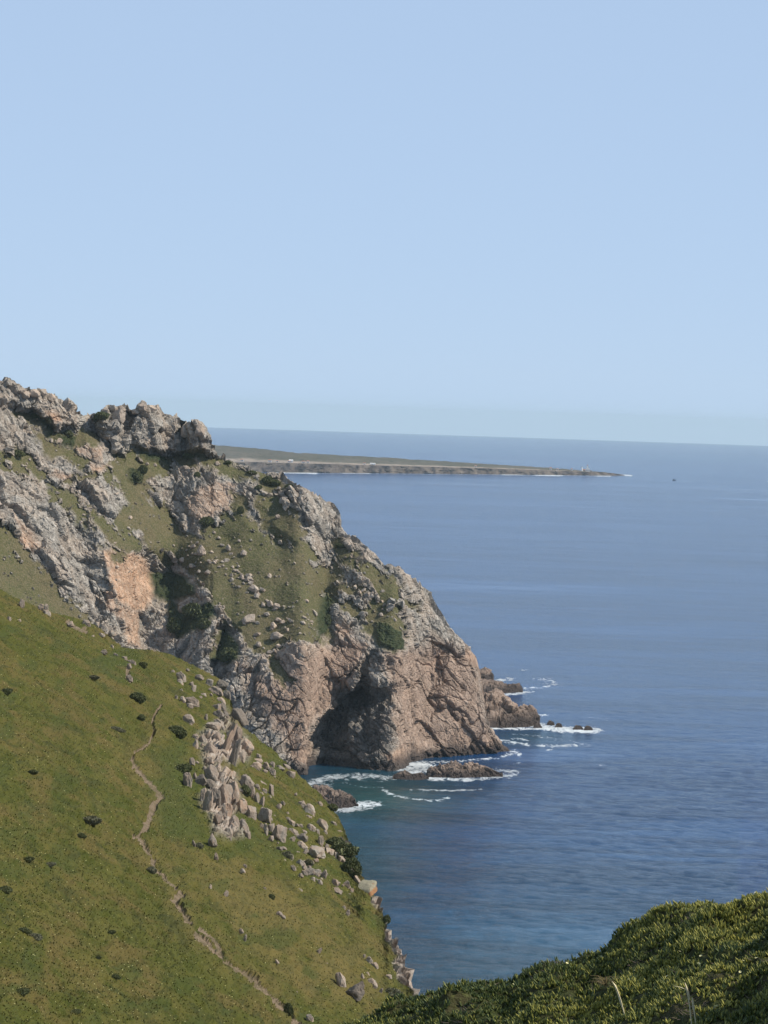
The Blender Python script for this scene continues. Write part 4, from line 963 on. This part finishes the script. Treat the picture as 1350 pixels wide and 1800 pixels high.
# ================================================================== FOREGROUND SPUR
FSIL = [(440, 1900), (540, 1838), (600, 1806), (640, 1796), (700, 1777), (730, 1764), (760, 1746), (790, 1728), (820, 1716), (850, 1714), (890, 1718), (915, 1700), (940, 1687), (980, 1671), (1020, 1669), (1050, 1658), (1080, 1641), (1120, 1622), (1150, 1612), (1185, 1597), (1205, 1587), (1235, 1572),
        (1262, 1564), (1285, 1567), (1305, 1568), (1330, 1560), (1350, 1553), (1420, 1528), (1560, 1490), (2000, 1440), (2700, 1400)]
FSIL = [(x, y + 8 + 14 * math.exp(-((x - 1150) / 170.0) ** 2)) for x, y in FSIL]        # leave room for the height of the plants
def build_foreground():
    xs = np.concatenate([np.arange(440, 1500, 3.2), np.arange(1500, 2700, 9.0)]); nv, nb = 230, 26
    top = interp(FSIL, xs); v = np.linspace(0, 1, nv); bot = np.maximum(2010.0, top + 30) + 0 * xs
    PX = np.broadcast_to(xs, (nv, len(xs))).copy(); PY = bot[None] + (top - bot)[None] * v[:, None]
    Dc = interp([(440, 44), (640, 45), (860, 46), (1050, 46), (1350, 44), (1560, 42.5), (2000, 40), (2700, 38)], xs)
    fx, fy = PX.ravel(), PY.ravel()
    t = (PY - top[None]) / F
    D = Dc[None] * np.exp(-(PY - top[None]) / 1050)
    G = at(PX, PY, D); last = G[-1]; back = []
    for i in range(nb):
        s = .16 * (i + 1) ** 1.35; q = last.copy(); q[:, 1] += s * .9; q[:, 2] -= s * (.32 + .02 * i); q[:, 0] -= s * .05; back.append(q)
    G = np.concatenate([G, np.array(back)], 0)
    n = grid_normals(G); n = np.where(np.sum(n * (G - np.array([0, 0, CAM_H])), -1, keepdims=True) > 0, -n, n)
    P = G.reshape(-1, 3)
    hgt = .24 * fbm(P / 1.2, 3, 201) + .20 * fbm(P / .42, 3, 202, .6)
    hgt += 3.3 * np.exp(-((P[:, 0] - 7.6) / 1.5) ** 2 - ((P[:, 1] - 35.0) / 3.0) ** 2)          # unseen hummock right of the view, added to shade the lower right
    P = P + np.array([-.15, -.1, 1]) * hgt[:, None]
    t = NT('foreground_soil'); p = t.pos(); a = t.noise(p, 3, 4, .6); b = t.noise(p, 16, 3, .6)
    c = t.mix(t.ramp(a, .4, .6), (.034, .042, .013), (.050, .046, .020)); c = t.mix(t.ramp(b, .5, .7), c, (.085, .09, .03)); t.bump(b, .8, .06)
    m = t.fin(c, .95, .1)
    link('foreground_slope', make_mesh('foreground_slope', P, grid_faces(nv + nb, len(xs)), m), kind='structure')
    return P.reshape(G.shape), xs, top, bot, nv
FG, FX, FTOP, FBOT, FNV = build_foreground()
def on_fore(px, py):
    c = int(np.clip(np.searchsorted(FX, px), 0, len(FX) - 1)); vv = (py - FBOT[c]) / (FTOP[c] - FBOT[c])
    return Vector(FG[int(np.clip(vv * (FNV - 1), 0, FNV - 1)), c])

def build_ice_plants():
    r = np.random.default_rng(41)
    G = FG; a = G[:-1, :-1]; e1 = G[1:, :-1] - a; e2 = G[:-1, 1:] - a
    area = np.linalg.norm(np.cross(e1, e2), axis=-1)
    px, py = project(a.reshape(-1, 3)); ok = (px > 520) & (px < 1750) & (py < 1880)
    dens = np.clip(.85 + 1.0 * fbm(a.reshape(-1, 3) / .55, 3, 211) + .35 * fbm(a.reshape(-1, 3) / 2.0, 2, 212), .03, 1.3)
    w = area.ravel() * ok * dens; cum = np.cumsum(w); N = 23000
    ci = np.searchsorted(cum, r.uniform(0, cum[-1], N))
    S = a.reshape(-1, 3)[ci] + e1.reshape(-1, 3)[ci] * r.uniform(0, 1, (N, 1)) + e2.reshape(-1, 3)[ci] * r.uniform(0, 1, (N, 1))
    clump = fbm(S / .45, 3, 213); warm = fbm(S / 1.6, 3, 214)
    Vs, tn, tp = [], [], []
    K = 5
    for j in range(K):
        az = r.uniform(0, 6.283, N); lean = r.uniform(.2, 1.3, N); ln = r.uniform(.04, .085, N) * (1 + .35 * clump); w = r.uniform(.009, .015, N)
        d0 = np.stack([np.cos(az) * lean, np.sin(az) * lean, np.ones(N)], 1); d0 /= np.linalg.norm(d0, axis=1)[:, None]
        d1 = d0 + np.array([0, 0, .35]); d1 /= np.linalg.norm(d1, axis=1)[:, None]
        base = S + np.stack([np.cos(az), np.sin(az), 0 * az], 1) * .02 + np.array([0, 0, 1]) * (.09 * np.clip(clump + .3, 0, 1) * r.uniform(.2, 1, N))[:, None]
        mid = base + d0 * (ln * .55)[:, None]; tip = mid + d1 * (ln * .45)[:, None]
        u = np.cross(d0, np.array([0.3, .9, .1])); u /= np.linalg.norm(u, axis=1)[:, None]; q = np.cross(d0, u)
        ring = lambda c, ww: [c + (u * math.cos(k * 2.094) + q * math.sin(k * 2.094)) * ww[:, None] for k in range(3)]
        Vs.append(np.stack(ring(base, w * .8) + ring(mid, w) + [tip], 1))
        tt = np.clip(.45 + .55 * warm + .22 * r.normal(size=N), 0, 1)
        tn.append(np.repeat(tt[:, None], 7, 1)); tp.append(np.tile([0, 0, 0, .35, .35, .35, 1.0], (N, 1)))
    V = np.concatenate(Vs).reshape(-1, 3); n = len(V) // 7; o = 7 * np.arange(n)[:, None]
    Fq = [[0, 1, 4], [0, 4, 3], [1, 2, 5], [1, 5, 4], [2, 0, 3], [2, 3, 5], [3, 4, 6], [4, 5, 6], [5, 3, 6]]
    Fc = np.concatenate([o + np.array(f)[None] for f in Fq])
    m = mat_leaf('ice_plant_leaf', (.045, .066, .013), (.19, .19, .030), (.44, .39, .095), .35)
    link('ice_plants', make_mesh('ice_plants', V, Fc, m, {'tone': np.concatenate(tn).ravel(), 'tip': np.concatenate(tp).ravel()}), kind='stuff', label='fleshy upright ice plant leaves carpeting the foreground slope', category='ice plants')
    # dry twigs in the bare patches
    K = 2600; ci = np.searchsorted(np.cumsum(area.ravel() * ok * np.clip(.6 - dens, 0, 1)), r.uniform(0, 1, K) * np.sum(area.ravel() * ok * np.clip(.6 - dens, 0, 1)))
    ci = np.clip(ci, 0, len(area.ravel()) - 1); S = a.reshape(-1, 3)[ci] + r.normal(size=(K, 3)) * .03
    az = r.uniform(0, 6.283, K); d0 = np.stack([np.cos(az), np.sin(az), r.uniform(.1, .8, K)], 1) * r.uniform(.04, .14, K)[:, None]
    u = np.cross(d0, np.array([0, 0, 1.])); u /= np.linalg.norm(u, axis=1)[:, None]; u *= .003
    z = np.array([0, 0, .005])
    V = np.stack([S - u, S + u, S + d0, S + z, S + d0 + z * .5], 1).reshape(-1, 3); o = 5 * np.arange(K)[:, None]
    Fc = np.concatenate([o + np.array(f)[None] for f in ([0, 1, 2], [1, 3, 4], [3, 0, 2])])
    link('dry_twigs', make_mesh('dry_twigs', V, Fc, mat_plain('dry_twig', (.17, .13, .11), .9)), kind='stuff', label='dry brown twigs in the bare patches of the foreground', category='twigs')
build_ice_plants()

# dry grass stalks, one object each
M_STRAW = mat_plain('straw', (.72, .62, .38), .8, .2)
def tube(pts, rad, sides=5):
    V, Fc = [], []
    for i, (p, w) in enumerate(zip(pts, rad)):
        for k in range(sides): V.append((p[0] + w * math.cos(k * 6.283 / sides), p[1] + w * math.sin(k * 6.283 / sides), p[2]))
    for i in range(len(pts) - 1):
        for k in range(sides):
            a, b = i * sides + k, i * sides + (k + 1) % sides; Fc.append([a, b, b + sides, a + sides])
    return np.array(V), np.array(Fc)
def stalk(px0, py0, pts, label, ear):
    base = on_fore(px0, py0); Y = base.y - .05
    w = [Vector(at(x, y, Y - .02 * i)) for i, (x, y) in enumerate(pts)]
    o = link('grass_stalk', None, label=label, category='grass stalk', group='dry grass stalks'); o.location = w[0]
    loc = [q - w[0] for q in w]
    V, Fc = tube([q[:] for q in loc], np.linspace(.008, .005, len(loc))); link('stem', make_mesh('stem', V, Fc, M_STRAW), o)
    for e in ear:
        q = [Vector(at(x, y, Y - .03)) - w[0] for x, y in e]
        V, Fc = tube([s[:] for s in q], [.005] + [.013] * (len(q) - 2) + [.003]); link('seed_head', make_mesh('seed_head', V, Fc, M_STRAW), o)
stalk(1102, 1806, [(1103, 1812), (1098, 1785), (1091, 1757), (1084, 1738), (1076, 1725)], 'single dry straw stalk leaning over with a narrow drooping ear', [[(1095, 1775), (1091, 1762), (1087, 1748), (1081, 1732), (1076, 1725)]])
stalk(1216, 1806, [(1217, 1812), (1214, 1785), (1211, 1760), (1207, 1742), (1204, 1728)], 'taller dry straw stalk of the pair with a bent side blade', [[(1212, 1758), (1210, 1748), (1207, 1738), (1204, 1727)], [(1208, 1740), (1202, 1738), (1195, 1735), (1184, 1733)]])
stalk(1223, 1806, [(1224, 1812), (1222, 1790), (1219, 1772), (1217, 1756)], 'shorter dry straw stalk of the pair', [[(1221, 1782), (1219, 1772), (1218, 1762), (1216.5, 1753)]])
def grass_clump(px, py):
    base = on_fore(px, py); r = np.random.default_rng(5); V, Fc = [], []
    for i in range(34):
        a = r.uniform(0, 6.283); ln = r.uniform(.12, .30); dx, dy = math.cos(a) * ln, math.sin(a) * ln * .5; h = r.uniform(.04, .16); b = len(V); w = .004
        for t in (0, .35, .7, 1.0):
            c = (dx * t, dy * t, h * (1 - (1.4 * t - .7) ** 2 * 1.6) + .02); V += [(c[0], c[1] - w * (1.05 - t), c[2]), (c[0] + w, c[1], c[2] + w), (c[0], c[1] + w * (1.05 - t), c[2])]
        for l in range(3):
            for k in range(2): Fc.append([b + l * 3 + k, b + l * 3 + k + 1, b + l * 3 + k + 4, b + l * 3 + k + 3])
    o = link('grass_clump', make_mesh('grass_clump', np.array(V), np.array(Fc), mat_plain('dry_grass', (.22, .17, .08), .85, .2)), label='clump of drooping dry grass left of the leaning straw stalk', category='grass clump')
    o['label'] = 'clump of drooping dry grass beside the leaning straw stalk'; o.location = base + Vector((0, 0, .05))
grass_clump(1062, 1745)
# ice plant flowers, pale yellow
M_PETAL = mat_plain('ice_plant_petal', (.80, .76, .42), .6); M_FEYE = mat_plain('flower_eye', (.60, .42, .06), .7)
def flower_meshes():
    V, Fc = [], []
    for k in range(14):
        a = k * 6.283 / 14; b = len(V)
        for rr, ww, z in ((.25, .10, 0), (.7, .14, .22), (1.0, .05, .34)):
            for s in (-1, 1): V.append((rr * math.cos(a) - s * ww * math.sin(a), rr * math.sin(a) + s * ww * math.cos(a), z + .02 * (k % 2)))
        Fc += [[b, b + 1, b + 3, b + 2], [b + 2, b + 3, b + 5, b + 4]]
    pet = make_mesh('petals', np.array(V), np.array(Fc), M_PETAL)
    V, Fc = tube([(0, 0, -.1), (0, 0, .05), (0, 0, .14), (0, 0, .17)], [.2, .3, .22, .02], 8)
    return pet, make_mesh('eye', V, Fc, M_FEYE)
PET, EYE = flower_meshes()
for (px, py) in [(1258, 1796), (1253, 1799), (853, 1729), (900, 1737), (1105, 1708), (1117, 1706), (1228, 1695), (1310, 1704), (1284, 1723), (1298, 1739), (1226, 1714), (1112, 1720), (996, 1716), (1330, 1601), (1325, 1579), (1306, 1724), (1192, 1703), (1053, 1682), (1248, 1614), (1000, 1698), (1171, 1748), (1103, 1752), (1329, 1717)]:
    b = on_fore(px, py); o = link('ice_plant_flower', None, label='small pale yellow ice plant flower in the foreground leaves', category='flower', group='ice plant flowers of the foreground')
    s = rng.uniform(.016, .026) * (1.5 if py > 1790 else 1); o.location = b + Vector((0, -.05, .12)); o.scale = (s, s, s); o.rotation_euler = (.5 + rng.normal() * .3, rng.normal() * .3, rng.uniform(0, 6))
    link('petals', PET, o); link('eye', EYE, o)

# ================================================================== FAR CAPE
def build_cape():
    xs = np.arange(250, 1100, 2.0)
    wl = interp([(250, 829), (440, 831), (500, 831.5), (700, 833), (900, 835), (1040, 836.5), (1075, 836.8), (1098, 836.6)], xs)
    ct = interp([(250, 810), (430, 813), (520, 815.5), (700, 820), (850, 824), (960, 827.5), (1020, 829.5), (1060, 831), (1080, 833), (1098, 835.8)], xs)
    tp = interp([(250, 772), (370, 782), (450, 788), (520, 796), (620, 801), (700, 806), (800, 812), (900, 818.5), (960, 822), (1010, 826), (1040, 828), (1060, 830), (1080, 832.6), (1098, 835.5)], xs)
    tp = np.minimum(tp, ct - .2)
    zt = interp([(250, 52), (380, 41), (700, 26), (900, 16), (1000, 12), (1060, 9), (1085, 4), (1098, 1)], xs)
    Dw = sea_dist(xs, wl, -1.0)
    Dt = sea_dist(xs, tp, zt)
    zc = zt * 0; rows = []; cliff = []; strip = []
    # cliff face: heights from the pixel rise at the shore
    hc = (wl - ct) / F * Dw
    def push(Y, z, c, s):
        d = ray(xs, (wl + tp) / 2); q = np.stack([d[:, 0] * Y, Y, z - Y * Y / (2 * R_E)], 1); rows.append(q); cliff.append(np.full(len(xs), c)); strip.append(np.full(len(xs), s))
    for t in np.linspace(0, 1, 9): push(Dw + 14 * t * np.clip(hc / 8, .1, 1), -1 + (hc + 1) * t ** .8, 1.0, 1.0)
    D0 = Dw + 14
    for t in np.linspace(.02, 1, 60): push(D0 + (np.maximum(Dt, D0 + 40) - D0) * t, hc + (np.maximum(zt, hc * .9) - hc) * t, 0.0, float(1 - sstep(.12, .27, t)))
    for k in range(6): push(np.maximum(Dt, D0 + 40) + 30 * (k + 1), np.maximum(zt, hc * .9) - 6 * (k + 1) ** 1.4, 0.0, 0.0)
    G = np.array(rows); P = G.reshape(-1, 3); cl = np.array(cliff).ravel(); stp = np.array(strip).ravel()
    taper = np.tile(np.clip((1098 - xs) / 40, 0, 1), len(rows))
    P[:, 1] += cl * taper * 22 * fbm(np.stack([P[:, 0] / 26, P[:, 2] / 14, 0 * P[:, 0]], 1), 4, 231, .6)
    P[:, 2] += (1 - cl) * taper * (2.2 * fbm(P / np.array([22, 60, 22]), 4, 232, .65) * (1 - .6 * stp))
    stp = np.clip(stp + .5 * fbm(np.stack([P[:, 0] / 40, P[:, 1] / 160, 0 * P[:, 0]], 1), 3, 233) * (stp > .02), 0, 1)
    link('far_cape', make_mesh('far_cape', P, grid_faces(len(rows), len(xs)), M_CAPE, {'cliff': cl * np.clip(.85 + .6 * fbm(P / 18, 3, 234), 0, 1), 'strip': stp}, False), kind='structure')
    return xs, Dw, hc
CXS, CDW, CHC = build_cape()

M_WHITE = mat_plain('whitewash', (.80, .79, .76), .8, .2, .15); M_TILE = mat_plain('terracotta_tiles', (.36, .17, .10), .85, .1, .3); M_PANE = mat_plain('dark_window', (.03, .035, .04), .2, .5); M_GREY = mat_plain('grey_stone', (.32, .29, .26), .9)
def boxv(x0, x1, y0, y1, z0, z1):
    return np.array([(x0, y0, z0), (x1, y0, z0), (x1, y1, z0), (x0, y1, z0), (x0, y0, z1), (x1, y0, z1), (x1, y1, z1), (x0, y1, z1)]), np.array([[0, 1, 5, 4], [1, 2, 6, 5], [2, 3, 7, 6], [3, 0, 4, 7], [4, 5, 6, 7], [0, 3, 2, 1]])
def gable(w, d, z, h, ov=.4):
    V = np.array([(-w / 2 - ov, -d / 2 - ov, z), (w / 2 + ov, -d / 2 - ov, z), (w / 2 + ov, d / 2 + ov, z), (-w / 2 - ov, d / 2 + ov, z), (-w / 2 - ov, 0, z + h), (w / 2 + ov, 0, z + h)])
    return V, [[0, 1, 5, 4], [2, 3, 4, 5], [3, 0, 4, 4], [1, 2, 5, 5], [0, 3, 2, 1]]
def poly_mesh(name, V, Fc, mat):
    me = bpy.data.meshes.new(name); me.from_pydata([tuple(v) for v in V], [], [tuple(dict.fromkeys(f)) for f in Fc]); me.materials.append(mat); return me
def cape_point(px, frac_m):
    D0 = np.interp(px, CXS, CDW) + frac_m
    h = np.interp(px, CXS, CHC); xl = ray(np.array(px), np.array(825.0))[0] * D0
    return Vector((xl, D0, h - D0 * D0 / (2 * R_E)))
def house(px, inland, w, h, d, label, tile=True):
    p = cape_point(px, inland); o = link('house', None, label=label, category='house', group='white houses of the low cape'); o.location = p + Vector((0, 0, .6))
    w *= .75; h *= 1.1
    V, Fc = boxv(-w / 2, w / 2, -d / 2, d / 2, 0, h); wl = link('wall', make_mesh('wall', V, Fc, M_WHITE), o)
    V, Fc = gable(w, d, h, h * .35); link('roof', poly_mesh('roof', V, Fc, M_WHITE if w > 8 else M_TILE), o)
    for s in (-.3, .3):
        V, Fc = boxv(s * w - .5, s * w + .5, -d / 2 - .06, -d / 2 + .02, h * .4, h * .75); link('window', make_mesh('window', V, Fc, M_PANE), o)
    V, Fc = boxv(-.6, .6, -d / 2 - .08, -d / 2 + .02, 0, h * .7); link('door', make_mesh('door', V, Fc, M_GREY), o)
for (px, inl, w, h, d) in [(425, 60, 9, 3.5, 7), (474, 60, 10, 4, 7), (487, 70, 6, 3, 5), (508, 60, 8, 3.5, 6), (511, 75, 12, 4.5, 7), (533, 60, 10, 3.5, 7), (541, 60, 8, 4, 6), (640, 60, 9, 3, 7), (655, 45, 16, 3, 8), (836, 80, 7, 3.5, 6), (968, 60, 7, 4.5, 6), (1005, 40, 5, 4, 5), (980, 50, 6, 3, 5)]:
    house(px, inl, w, h, d, 'small white house near the edge of the low far cape')
def lighthouse():
    p = cape_point(1033, 34); o = link('lighthouse', None, label='white lighthouse building with a stepped top at the tip of the far cape', category='lighthouse'); o.location = p + Vector((0, 0, -1.0)); o.scale = (1.25, 1.25, 1.25)
    for nm, (a, b, c, d, e, f) in (('wall', (-4.2, 4.2, -4, 4, 0, 6.5)), ('upper_wall', (-2.8, 2.6, -3, 3, 6.5, 8.6)), ('tower', (-1.9, .5, -1.4, 1.4, 8.6, 12.2))):
        V, Fc = boxv(a, b, c, d, e, f); link(nm, make_mesh(nm, V, Fc, M_WHITE), o)
    V, Fc = tube([(-.7, 0, 12.2), (-.7, 0, 13.8), (-.7, 0, 14.3), (-.7, 0, 15.2)], [1.0, 1.0, 1.2, .1], 10); link('lantern', make_mesh('lantern', V, Fc, M_TILE), o)
    for x in (-2.6, 0, 2.6):
        V, Fc = boxv(x - .5, x + .5, -4.08, -3.98, 2.6, 4.4); link('window', make_mesh('window', V, Fc, M_PANE), o)
    V, Fc = boxv(4.2, 9.5, -3, 3, 0, 3.4); link('annex', make_mesh('annex', V, Fc, M_GREY), o)
    p = cape_point(1023, 44); o = link('signal_tower', None, label='slim white tower standing inland of the lighthouse on the cape tip', category='tower'); o.location = p + Vector((0, 0, -1.0))
    V, Fc = tube([(0, 0, 0), (0, 0, 10), (0, 0, 10.5), (0, 0, 11.2)], [2.0, 1.35, 1.7, 1.7], 12); link('shaft', make_mesh('shaft', V, Fc, M_WHITE), o)
    V, Fc = tube([(0, 0, 11.2), (0, 0, 13), (0, 0, 14)], [1.1, 1.1, .1], 10); link('lantern', make_mesh('lantern', V, Fc, M_GREY), o)
    p = cape_point(1028, 60); o = link('keepers_house', None, label='low grey keepers house between the lighthouse and the slim tower', category='house'); o.location = p + Vector((0, 0, -.8))
    V, Fc = boxv(-7, 7, -4, 4, 0, 4.2); link('wall', make_mesh('wall', V, Fc, M_GREY), o)
    V, Fc = gable(14, 8, 4.2, 2.2); link('roof', poly_mesh('roof', V, Fc, M_TILE), o)
lighthouse()

def boat():
    D = float(sea_dist(np.array(1185.0), np.array(844.5))); p = at(np.array(1185.0), np.array(844.5), np.array(D))
    o = link('fishing_boat', None, label='tiny dark fishing boat out on the open sea off the cape', category='boat'); o.location = (p[0], D, -D * D / (2 * R_E) + .2)
    st = [(-4.5, 1.1, 1.3), (-2, 1.6, 1.1), (1.5, 1.5, 1.2), (3.6, .8, 1.5), (4.8, .06, 1.9)]; V = []; Fc = []
    for x, w, z in st: V += [(x, -w, z), (x, -w * .5, -.5), (x, w * .5, -.5), (x, w, z)]
    for i in range(4):
        for k in range(4): a, b = i * 4 + k, i * 4 + (k + 1) % 4; Fc.append([a, b, b + 4, a + 4])
    link('hull', make_mesh('hull', np.array(V), np.array(Fc), mat_plain('dark_hull', (.03, .035, .045), .6)), o)
    V, Fc = boxv(-2.6, -.4, -.9, .9, 1.1, 3.2); link('cabin', make_mesh('cabin', V, Fc, mat_plain('cabin_paint', (.10, .10, .11), .6)), o)
boat()

# ================================================================== HAZE
def build_haze():
    V, Fc = boxv(-52000, 52000, -52000, 52000, -186, 190)
    m = bpy.data.materials.new('sea_haze'); m.use_nodes = True; t = m.node_tree; t.nodes.clear()
    o = t.nodes.new('ShaderNodeOutputMaterial'); pv = t.nodes.new('ShaderNodeVolumePrincipled')
    pv.inputs['Color'].default_value = (.72, .91, 1.0, 1); pv.inputs['Density'].default_value = 2.1e-5; pv.inputs['Anisotropy'].default_value = 0.0
    t.links.new(pv.outputs[0], o.inputs['Volume'])
    link('haze', make_mesh('haze', V, Fc, m), kind='stuff', label='thin pale blue sea haze filling the air', category='haze')
build_haze()
